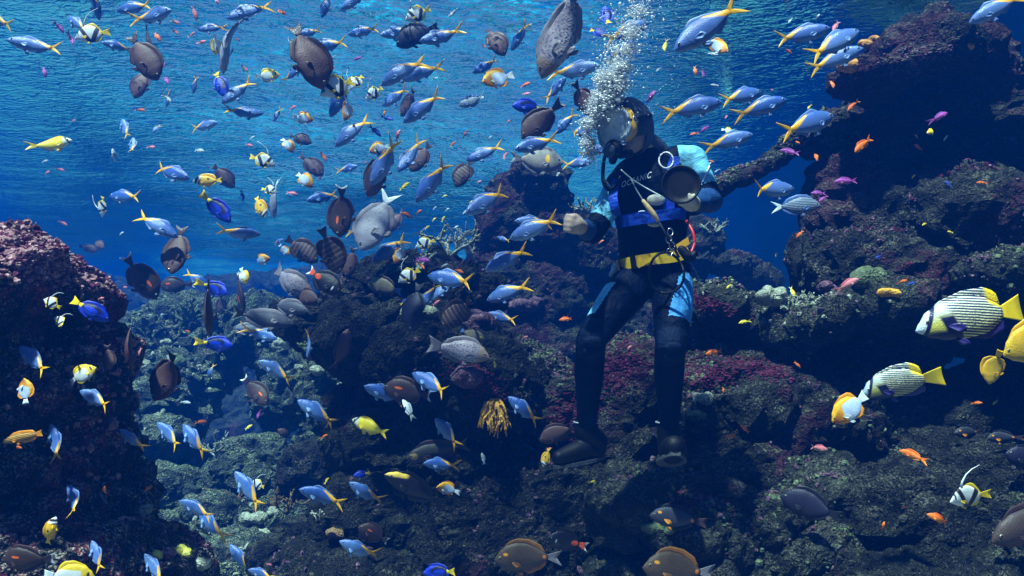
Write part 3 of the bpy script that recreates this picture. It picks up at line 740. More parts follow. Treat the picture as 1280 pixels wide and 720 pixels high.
def x_pyramid(t, c, x, z, col):
    fr = t.step(t.math('ADD', t.math('ADD', x, t.math('MULTIPLY', z, 0.2)), t.math('MULTIPLY', t.math('MULTIPLY', z, z), 1.1)), 0.185, 0.018)
    col = t.mix(fr, col, t.ramp(t.math('ADD', x, 0.4), [(0.55, (0.90, 0.40, 0.012)), (0.80, (0.42, 0.10, 0.01))]))
    top = t.step(t.math('SUBTRACT', z, t.math('SUBTRACT', 0.165, t.math('MULTIPLY', t.math('MULTIPLY', x, x), 0.9))), 0.0, 0.018)
    return t.mix(top, col, (0.92, 0.46, 0.012))
def x_yellowwhite(t, c, x, z, col):
    fr = t.step(t.math('ADD', x, t.math('MULTIPLY', z, 0.25)), 0.22, 0.02)
    col = t.mix(fr, col, (0.92, 0.60, 0.02))
    top = t.step(t.math('SUBTRACT', z, 0.14), 0.0, 0.012)
    col = t.mix(top, col, (0.92, 0.60, 0.02))
    return t.mix(ell(t, x, z, 0.335, 0.03, 0.03, 0.09), col, (0.05, 0.03, 0.01))
def x_tang(t, c, x, z, col):
    loop = t.math('MULTIPLY', ell(t, x, z, -0.03, 0.055, 0.30, 0.115), t.math('SUBTRACT', 1.0, ell(t, x, z, 0.0, 0.012, 0.17, 0.060)))
    col = t.mix(loop, col, (0.008, 0.010, 0.05))
    wdg = t.math('MULTIPLY', t.math('SUBTRACT', 1.0, t.step(x, -0.225, 0.01)), 1.0)
    return t.mix(wdg, col, (0.92, 0.70, 0.01))
def x_speck(t, c, x, z, col):
    v = t.voro(c, 26)
    col = t.mix(t.math('SUBTRACT', 1.0, t.step(v, 0.33, 0.08)), col, (0.15, 0.11, 0.16))
    return t.mix(t.step(x, 0.315, 0.03), col, (0.30, 0.20, 0.15))
def x_yband(t, c, x, z, col):
    return t.mix(ell(t, x, z, 0.205, 0.02, 0.040, 0.085), col, (0.92, 0.48, 0.015))
def x_achilles(t, c, x, z, col):
    col = t.mix(ell(t, x, z, -0.185, 0.0, 0.085, 0.062), col, (0.92, 0.11, 0.012))
    return t.mix(ell(t, x, z, 0.29, -0.03, 0.018, 0.05), col, (0.85, 0.87, 0.9))
def x_emperor(t, c, x, z, col):
    q = t.math('ADD', z, t.math('MULTIPLY', x, -0.22))
    s = t.math('SINE', t.math('MULTIPLY', t.math('ADD', q, t.math('MULTIPLY', t.noise(c, 5, 2)[0], 0.012)), 250.0))
    stripes = t.mix(t.step(s, 0.08, 0.30), (0.012, 0.016, 0.07), t.ramp(t.math('ADD', z, 0.5), [(0.40, (0.72, 0.66, 0.30)), (0.62, (0.80, 0.80, 0.62))]))
    nape = t.ramp(t.math('ADD', z, 0.5), [(0.48, (0.70, 0.62, 0.10)), (0.60, (0.55, 0.60, 0.56))])
    col = t.mix(t.step(t.math('ADD', x, t.math('MULTIPLY', z, -0.35)), 0.175, 0.03), stripes, nape)
    tip = t.math('MULTIPLY', t.math('SUBTRACT', 1.0, t.step(x, -0.165, 0.02)), t.step(t.math('ADD', z, t.math('MULTIPLY', x, -0.5)), 0.175, 0.015))
    col = t.mix(tip, col, (0.92, 0.62, 0.01))
    patch = t.math('MULTIPLY', t.band(t.math('ADD', x, t.math('MULTIPLY', z, -0.30)), 0.165, 0.285, 0.012), t.math('SUBTRACT', 1.0, t.step(z, 0.045, 0.02)))
    col = t.mix(patch, col, (0.010, 0.010, 0.06))
    low = t.math('MULTIPLY', t.step(x, 0.14, 0.02), t.math('SUBTRACT', 1.0, t.step(z, -0.085, 0.02)))
    col = t.mix(low, col, (0.012, 0.012, 0.07))
    mask = t.band(t.math('ADD', x, t.math('MULTIPLY', z, 0.45)), 0.365, 0.405, 0.006)
    col = t.mix(mask, col, (0.010, 0.012, 0.06))
    return t.mix(t.step(t.math('ADD', x, t.math('MULTIPLY', z, 0.45)), 0.408, 0.008), col, (0.60, 0.72, 0.80))
def x_lines(t, c, x, z, col):
    s = t.math('SINE', t.math('MULTIPLY', z, 175.0))
    return t.mix(t.step(s, 0.0, 0.25), col, (0.03, 0.045, 0.11))
def x_wrasse(t, c, x, z, col):
    s = t.math('SINE', t.math('MULTIPLY', z, 165.0))
    return t.mix(t.step(s, 0.2, 0.3), col, (0.08, 0.05, 0.04))
def x_rabbit(t, c, x, z, col):
    b = t.band(t.math('ADD', x, t.math('MULTIPLY', z, 0.6)), 0.375, 0.425, 0.01)
    col = t.mix(t.step(x, 0.29, 0.03), col, (0.72, 0.74, 0.55))
    return t.mix(b, col, (0.03, 0.03, 0.03))
def x_fox(t, c, x, z, col):
    q = t.math('ADD', x, t.math('MULTIPLY', z, 0.3))
    col = t.mix(t.step(q, 0.27, 0.012), col, (0.85, 0.86, 0.82))
    col = t.mix(t.band(q, 0.34, 0.42, 0.01), col, (0.03, 0.02, 0.03))
    col = t.mix(t.math('MULTIPLY', t.band(q, 0.235, 0.285, 0.015), t.math('SUBTRACT', 1.0, t.step(z, 0.0, 0.03))), col, (0.05, 0.03, 0.03))
    return t.mix(ell(t, x, z, -0.02, 0.055, 0.05, 0.04), col, (0.10, 0.05, 0.02))
def x_ybrow(t, c, x, z, col):
    return t.mix(t.math('MULTIPLY', t.step(x, 0.20, 0.03), t.step(t.math('ADD', z, t.math('MULTIPLY', x, 0.36)), 0.160, 0.012)), col, (0.80, 0.50, 0.06))
def x_tanface(t, c, x, z, col):
    return t.mix(ell(t, x, z, 0.37, -0.01, 0.055, 0.055), col, (0.45, 0.28, 0.08))
def x_eyering(t, c, x, z, col):
    return t.mix(ell(t, x, z, 0.33, 0.03, 0.05, 0.035), col, (0.70, 0.50, 0.10))
def x_redspot(t, c, x, z, col):
    col = t.mix(ell(t, x, z, 0.33, 0.07, 0.035, 0.022), col, (0.85, 0.32, 0.02))
    return t.mix(ell(t, x, z, -0.25, 0.0, 0.03, 0.03), col, (0.8, 0.22, 0.02))

YEL = simple_mat('yellow_fin', (0.95, 0.44, 0.002), 0.45, 0.4, var=0.15, scale=8)
LEM = simple_mat('lemon_fin', (0.95, 0.60, 0.004), 0.45, 0.4, var=0.15, scale=8)
WHT = simple_mat('white_fin', (0.74, 0.78, 0.82), 0.45, 0.4, var=0.1, scale=8)
BRN = simple_mat('brown_fin', (0.060, 0.030, 0.030), 0.5, 0.3, var=0.25, scale=10)
BLK = simple_mat('black_fin', (0.012, 0.011, 0.014), 0.5, 0.3, var=0.2, scale=10)
BLU = simple_mat('blue_fin', (0.10, 0.17, 0.42), 0.45, 0.4, var=0.15, scale=10)
PBL = simple_mat('pale_blue_fin', (0.17, 0.28, 0.56), 0.45, 0.4, var=0.15, scale=10)
RBL = simple_mat('royal_blue_fin', (0.012, 0.030, 0.45), 0.45, 0.4, var=0.2, scale=10)
GRY = simple_mat('grey_fin', (0.22, 0.19, 0.22), 0.5, 0.3, var=0.2, scale=14)
ORG = simple_mat('orange_fin', (0.90, 0.30, 0.012), 0.45, 0.4, var=0.15, scale=10)
TAW = simple_mat('tawny_fin', (0.26, 0.10, 0.018), 0.5, 0.3, var=0.3, scale=8)
NAV = simple_mat('navy_fin', (0.03, 0.02, 0.14), 0.45, 0.4, var=0.2, scale=10)
PUR = simple_mat('purple_fin', (0.10, 0.03, 0.30), 0.45, 0.4, var=0.15, scale=10)
EYE = simple_mat('fish_eye', (0.012, 0.012, 0.015), 0.12, 0.7)
IRIS = simple_mat('fish_iris', (0.34, 0.30, 0.20), 0.15, 0.7, var=0.3, scale=60)
def m_tail(name, a, b, e, c2=None, e2=None):
    """tail colour changing towards its hind edge"""
    t, c, x, z = fish_nt(name); col = t.mix(t.step(x, e, 0.012), b, a)
    if c2: col = t.mix(t.step(x, e2, 0.010), c2, col)
    return fish_out(t, c, col, 0.45, 0.4, 40)
T_OB = m_tail('brown_white_tail', (0.06, 0.03, 0.03), (0.75, 0.80, 0.84), -0.43)
T_AC = m_tail('red_white_tail', (0.85, 0.10, 0.02), (0.80, 0.84, 0.88), -0.43)
T_SUR = m_tail('brown_pale_tail', (0.055, 0.028, 0.032), (0.16, 0.10, 0.13), -0.46)

_S = [(0, -.015, -.035, .006), (.04, .045, -.085, .030), (.10, .125, -.150, .052), (.20, .195, -.205, .070), (.34, .225, -.228, .074), (.50, .205, -.212, .062), (.64, .140, -.150, .042), (.74, .065, -.072, .022), (.80, .030, -.034, .012)]
_F = [(0, .0, -.010, .006), (.03, .030, -.036, .026), (.10, .078, -.078, .048), (.22, .120, -.118, .062), (.36, .138, -.134, .064), (.50, .122, -.122, .054), (.64, .080, -.086, .038), (.74, .044, -.048, .022), (.80, .026, -.028, .013)]
_B = [(0, -.04, -.06, .006), (.05, .010, -.085, .028), (.12, .095, -.130, .048), (.24, .225, -.205, .062), (.38, .285, -.262, .060), (.54, .260, -.270, .050), (.68, .165, -.190, .034), (.77, .070, -.085, .018), (.81, .045, -.055, .013)]
_N = [(0, -.02, -.045, .006), (.04, .035, -.080, .028), (.12, .145, -.165, .048), (.26, .245, -.240, .062), (.44, .275, -.265, .060), (.60, .245, -.245, .046), (.72, .140, -.150, .030), (.79, .055, -.060, .016)]
_G = [(0, -.03, -.05, .008), (.05, .045, -.085, .040), (.14, .125, -.130, .070), (.28, .180, -.165, .088), (.44, .185, -.165, .086), (.58, .140, -.130, .064), (.70, .078, -.078, .038), (.79, .048, -.048, .020)]
_E = [(0, -.05, -.07, .008), (.04, .020, -.105, .036), (.12, .135, -.175, .062), (.26, .220, -.225, .078), (.44, .250, -.235, .076), (.60, .225, -.215, .058), (.72, .130, -.140, .036), (.79, .060, -.065, .018)]
_T = [(0, -.01, -.03, .006), (.04, .045, -.070, .028), (.12, .120, -.125, .050), (.26, .175, -.175, .064), (.44, .180, -.180, .062), (.60, .130, -.130, .044), (.72, .062, -.062, .024), (.80, .034, -.034, .013)]
_Q = [(0, -.02, -.04, .006), (.05, .040, -.070, .030), (.15, .100, -.105, .054), (.32, .138, -.140, .068), (.50, .122, -.128, .058), (.66, .066, -.072, .034), (.78, .022, -.024, .014), (.82, .018, -.020, .011)]
_A = [(0, -.01, -.03, .006), (.05, .050, -.065, .034), (.16, .115, -.110, .058), (.34, .145, -.130, .066), (.52, .115, -.105, .052), (.66, .065, -.062, .030), (.77, .042, -.042, .016)]
_L = [(0, -.01, -.03, .006), (.06, .040, -.055, .032), (.20, .092, -.092, .052), (.42, .108, -.105, .054), (.62, .082, -.080, .040), (.78, .055, -.055, .022), (.84, .050, -.050, .015)]

DFLAT = [(0, .01), (.12, .055), (.85, .060), (1, .02)]
DLOW = [(0, .01), (.15, .042), (.6, .022), (1, .010)]
DHI = [(0, .01), (.2, .055), (.75, .10), (.9, .085), (1, .015)]
SPEC = {}
def spec(k, length, prof, body, fins, tail, tshape, dors=(.16, .76, DFLAT), anal=(.44, .77, DFLAT), pect=None, extra=None, name='', look='', cat='fish', group='', tailmat=None, eye=(.085, .035, .020)):
    SPEC[k] = dict(L=length, prof=prof, body=body, fins=fins, tail=tail, tshape=tshape, dors=dors, anal=anal, pect=pect or fins, extra=extra, name=name, look=look, group=group, eye=eye)

_F = [(a, b * 1.10, c * 1.10, d * 1.05) for a, b, c, d in _F]
spec('F', .26, _F, m_fusilier(), PBL, YEL, (.165, .165, .75), (.26, .72, DLOW), (.52, .72, DLOW), name='fusilier', look='yellow tailed blue fusilier', group='yellow tailed fusiliers')
spec('S', .28, _S, m_plain('surgeon_brown', (.085, .042, .040), (.140, .074, .066), (.095, .048, .050), .55), BRN, T_SUR, (.125, .055, 1.2), name='surgeonfish', look='plain dark brown surgeonfish', group='dark brown surgeonfish')
spec('I', .28, _S, m_plain('surgeon_black', (.014, .013, .030), (.018, .016, .038), (.016, .014, .036), .5), BLK, BLK, (.115, .05, 1.2), name='surgeonfish', look='near black blunt surgeonfish', group='near black surgeonfish')
spec('O', .28, _S, m_plain('surgeon_orange_band', (.040, .022, .020), (.070, .038, .032), (.050, .026, .026), .5, extra=x_orangeband), BRN, T_OB, (.115, .06, 1.2), name='orange_band_surgeonfish', look='brown surgeonfish with orange shoulder bar', group='orange barred surgeonfish')
spec('D', .25, _S, m_plain('tang_barred', (.040, .026, .024), (.075, .048, .042), (.055, .034, .034), .55, extra=x_bars), BRN, BRN, (.11, .03, 1.2), (.14, .77, DHI), (.42, .77, DHI), name='barred_tang', look='dark tang with fine pale bars', group='barred tangs')
spec('B', .17, _B, m_plain('banner_skin', (.80, .82, .84), (.78, .80, .84), (.70, .73, .80), .45, extra=x_banner), LEM, LEM, (.12, .03, 1.6), (.42, .78, [(0, .02), (.5, .075), (1, .02)]), (.56, .78, [(0, .02), (.5, .06), (1, .02)]), extra='streamer', name='bannerfish', look='black and white banded bannerfish', group='black and white bannerfish')
spec('N', .15, _N, m_plain('pyramid_skin', (.62, .68, .80), (.52, .62, .82), (.50, .60, .80), .45, extra=x_pyramid), ORG, WHT, (.13, .02, 1.6), (.20, .76, [(0, .01), (.5, .06), (.85, .075), (1, .01)]), (.46, .76, [(0, .01), (.5, .06), (.85, .07), (1, .01)]), pect=WHT, name='butterflyfish', look='butterflyfish with orange head and pale body', group='orange and pale blue butterflyfish')
spec('Y', .15, _N, m_plain('yellow_white_skin', (.85, .85, .80), (.84, .85, .84), (.80, .80, .78), .45, extra=x_yellowwhite), LEM, WHT, (.12, .02, 1.6), (.20, .76, [(0, .01), (.5, .06), (.85, .07), (1, .01)]), (.46, .76, [(0, .01), (.5, .06), (.85, .065), (1, .01)]), pect=LEM, name='butterflyfish', look='white and yellow butterflyfish', group='white and yellow butterflyfish')
spec('T', .21, _T, m_plain('blue_tang_skin', (.010, .030, .50), (.012, .045, .62), (.020, .08, .60), .4, extra=x_tang), RBL, LEM, (.12, .03, 1.3), name='blue_tang', look='royal blue tang with yellow wedge tail', group='royal blue tangs')
spec('G', .42, _G, m_plain('speckled_grey_skin', (.26, .20, .22), (.36, .31, .38), (.52, .50, .56), .45, extra=x_speck, scale=45), GRY, GRY, (.145, .05, 1.2), name='drummerfish', look='big speckled grey fish with deep tail', group='large speckled grey fish')
spec('U', .42, _S, m_plain('grey_unicorn_skin', (.20, .18, .23), (.27, .25, .31), (.34, .34, .42), .5), GRY, WHT, (.17, .12, .9), name='grey_unicornfish', look='large silver grey surgeonfish', group='large silver grey surgeonfish')
spec('K', .36, _S, m_plain('orange_shoulder_skin', (.20, .17, .15), (.27, .23, .21), (.24, .21, .22), .5, extra=x_yband), GRY, GRY, (.12, .07, 1.0), name='orange_shoulder_surgeonfish', look='tan surgeonfish with orange patch behind its head', group='tan surgeonfish')
spec('Q', .38, _Q, m_plain('slim_unicorn_skin', (.045, .050, .075), (.085, .085, .11), (.12, .12, .16), .5), GRY, BLK, (.13, .06, 1.1), name='slim_unicornfish', look='slim slate grey unicornfish', group='slim slate unicornfish')
spec('V', .30, _S, m_plain('olive_surgeon_skin', (.14, .12, .075), (.21, .18, .115), (.17, .15, .12), .5, extra=x_eyering), BRN, BLU, (.11, .05, 1.1), name='olive_surgeonfish', look='olive brown oval surgeonfish', group='olive surgeonfish')
spec('v', .36, _Q, m_plain('tan_face_skin', (.030, .028, .024), (.055, .050, .040), (.06, .055, .045), .5, extra=x_tanface), BRN, BLK, (.12, .06, 1.1), name='tan_faced_unicornfish', look='long dark olive unicornfish with tan face', group='tan faced unicornfish')
spec('J', .34, _Q, m_plain('yellow_brow_skin', (.014, .012, .020), (.018, .014, .022), (.016, .013, .02), .45, extra=x_ybrow), BLK, BLK, (.12, .05, 1.1), name='yellow_browed_unicornfish', look='black unicornfish with yellow brow', group='yellow browed unicornfish')
spec('X', .17, _T, m_plain('foxface_skin', (.90, .50, .015), (.90, .52, .015), (.90, .58, .03), .45, extra=x_fox), YEL, LEM, (.10, .04, 1.2), (.14, .78, DHI), (.45, .78, DFLAT), name='foxface', look='orange yellow foxface with white snout', group='orange yellow foxfaces')
spec('R', .25, _F, m_plain('rabbit_skin', (.90, .66, .010), (.90, .66, .015), (.86, .70, .12), .4, extra=x_rabbit), LEM, LEM, (.12, .10, .9), (.16, .76, DLOW), (.48, .76, DLOW), name='rabbitfish', look='bright yellow rabbitfish with black eye stripe', group='bright yellow rabbitfish')
spec('H', .23, _S, m_plain('achilles_skin', (.010, .009, .012), (.014, .012, .014), (.012, .010, .014), .4, extra=x_achilles), BLK, T_AC, (.12, .07, 1.2), name='achilles_tang', look='black tang with orange flank spot', group='black tangs with orange spot')
spec('Z', .30, _T, m_plain('striped_silver_skin', (.22, .26, .32), (.34, .40, .48), (.42, .48, .56), .4, extra=x_lines), BLU, WHT, (.14, .13, .8), name='striped_surgeonfish', look='silver fish with thin dark lengthwise stripes', group='striped silver fish')
spec('M', .38, _S, m_plain('brown_orange_skin', (.070, .042, .020), (.100, .062, .034), (.070, .044, .030), .5, extra=x_redspot), TAW, GRY, (.12, .07, 1.0), name='tawny_surgeonfish', look='tawny brown surgeonfish with orange edged fins', group='tawny surgeonfish')
spec('e', .30, _T, m_plain('slate_surgeon_skin', (.030, .030, .042), (.045, .045, .062), (.05, .05, .07), .5, extra=x_redspot), BLK, BRN, (.10, .05, 1.1), pect=ORG, name='slate_surgeonfish', look='slate surgeonfish with orange breast fin', group='slate surgeonfish')
_E = [(a, b * .80, c * .80, d) for a, b, c, d in _E]
spec('E', .34, _E, m_plain('emperor_skin', (.7, .7, .3), (.7, .7, .3), (.7, .7, .3), .4, extra=x_emperor), LEM, LEM, (.13, .01, 1.6), (.20, .77, [(0, .01), (.5, .05), (.9, .085), (1, .02)]), (.46, .77, [(0, .01), (.5, .05), (.9, .07), (1, .02)]), pect=NAV, name='emperor_angelfish', look='angelfish with fine yellow and navy stripes', group='striped angelfish', eye=(.10, .02, .018))
spec('C', .22, _N, m_plain('lemon_skin', (.80, .44, .015), (.72, .42, .03), (.62, .40, .06), .45), YEL, YEL, (.11, .02, 1.6), (.14, .78, DHI), name='lemon_butterflyfish', look='all yellow butterflyfish', group='all yellow butterflyfish')
spec('L', .28, _L, m_plain('lined_wrasse_skin', (.55, .26, .02), (.62, .32, .03), (.55, .30, .06), .45, extra=x_wrasse), ORG, ORG, (.08, .02, 1.5), (.20, .82, DFLAT), (.45, .82, DFLAT), name='lined_wrasse', look='orange wrasse with dark lengthwise lines', group='lined wrasses')
spec('W', .60, _G, m_plain('brown_grouper_skin', (.055, .034, .030), (.075, .045, .034), (.20, .085, .035), .55), BRN, BRN, (.14, .02, 1.5), name='grouper', look='heavy brown grouper with orange throat', group='groupers')
# small ones: one mesh each
SMALL = {}
def small(k, length, cols, name, look, group):
    SMALL[k] = dict(L=length, m=m_plain(name + '_skin_' + k, *cols, .45, 3.0), name=name, look=look, group=group)
small('o', .085, ((.85, .14, .010), (.90, .20, .015), (.90, .30, .06)), 'anthias', 'small orange anthias', 'small orange anthias')
small('p', .085, ((.28, .05, .32), (.40, .07, .36), (.45, .16, .42)), 'anthias', 'small purple anthias', 'small purple anthias')
small('k', .085, ((.75, .16, .20), (.80, .28, .30), (.80, .42, .42)), 'anthias', 'small pink anthias', 'small pink anthias')
small('y', .07, ((.85, .60, .02), (.88, .68, .04), (.85, .74, .3)), 'damselfish', 'tiny yellow damselfish', 'tiny yellow damselfish')
small('w', .08, ((.30, .36, .42), (.65, .72, .76), (.80, .84, .86)), 'chromis', 'tiny silvery chromis', 'tiny silvery chromis')
small('b', .08, ((.02, .05, .40), (.03, .08, .50), (.10, .18, .55)), 'damselfish', 'tiny deep blue damselfish', 'tiny deep blue damselfish')

_cache = {}
def fish_parts(k, bi):
    if (k, bi) in _cache: return _cache[k, bi]
    s = SPEC[k]; bend = bendf((-0.95, -0.45, 0.1, 0.5, 1.0)[bi]); pr = s['prof']; parts = []
    def mk(nm, vf, mat):
        me = bpy.data.meshes.new(nm); me.from_pydata([tuple(v) for v in vf[0]], [], vf[1]); me.update()
        me.polygons.foreach_set('use_smooth', [True] * len(me.polygons)); me.materials.append(mat); parts.append((nm, me))
    mk('body', body_mesh(pr, bend), s['body'])
    mk('tail_fin', tail_mesh(pr, s['tshape'], bend), s['tail'])
    d = s['dors']; mk('dorsal_fin', fin_from(pr, d[0], d[1], d[2], 1, .55, bend), s['body'] if k == 'E' else s['fins'])
    d = s['anal']; mk('anal_fin', fin_from(pr, d[0], d[1], d[2], -1, .55, bend), NAV if k == 'E' else s['fins'])
    up, lo, wd = interp(pr, .27)
    for sg in (1, -1):
        mk('pectoral_fin', leaf_fin((.5 - .26, lo * .25), (.5 - .39, lo * .55), .055, bend, sg * wd * .97, sg * .045), s['pect'])
    up2, lo2, wd2 = interp(pr, .33)
    for sg in (1, -1):
        mk('pelvic_fin', leaf_fin((.5 - .32, lo2 * .93), (.5 - .42, lo2 - .055), .035, bend, sg * wd2 * .25, sg * .02), s['pect'])
    et, ez, er = s['eye']; eu, el_, ew = interp(pr, et)
    ezz = (eu + el_) / 2 + (eu - el_) * 0.16
    for sg in (1, -1):
        mk('eye', ball((.5 - et, sg * ew * .90, ezz), er, .5), IRIS)
        mk('pupil', ball((.5 - et, sg * (ew * .90 + er * .30), ezz), er * .66, .36), EYE)
    if s['extra'] == 'streamer':
        uz = interp(pr, .36)[0]
        pts = [(.5 - .34, 0, uz - .02), (.5 - .40, 0, uz + .12), (.5 - .50, .01, uz + .26), (.5 - .66, .02, uz + .36), (.5 - .88, .03, uz + .42)]
        mk('streamer', tube_path(pts, [.035, .024, .017, .012, .006], 6), WHT)
    _cache[k, bi] = parts
    return parts
def small_mesh(k, bi):
    if (k, bi) in _cache: return _cache[k, bi]
    s = SMALL[k]; bend = bendf((-1.2, -0.6, 0.1, 0.6, 1.2)[bi])
    vf = join(body_mesh(_A, bend, 12, 10), tail_mesh(_A, (.15, .12, .9), bend), fin_from(_A, .2, .72, DFLAT, 1, .5, bend, 9), fin_from(_A, .48, .72, DFLAT, -1, .5, bend, 7),
              leaf_fin((.24, -.02), (.12, -.07), .05, bend, .06, .04), leaf_fin((.24, -.02), (.12, -.07), .05, bend, -.06, -.04))
    me = bpy.data.meshes.new(s['name']); me.from_pydata([tuple(v) for v in vf[0]], [], vf[1]); me.update()
    me.polygons.foreach_set('use_smooth', [True] * len(me.polygons)); me.materials.append(s['m'])
    _cache[k, bi] = me
    return me
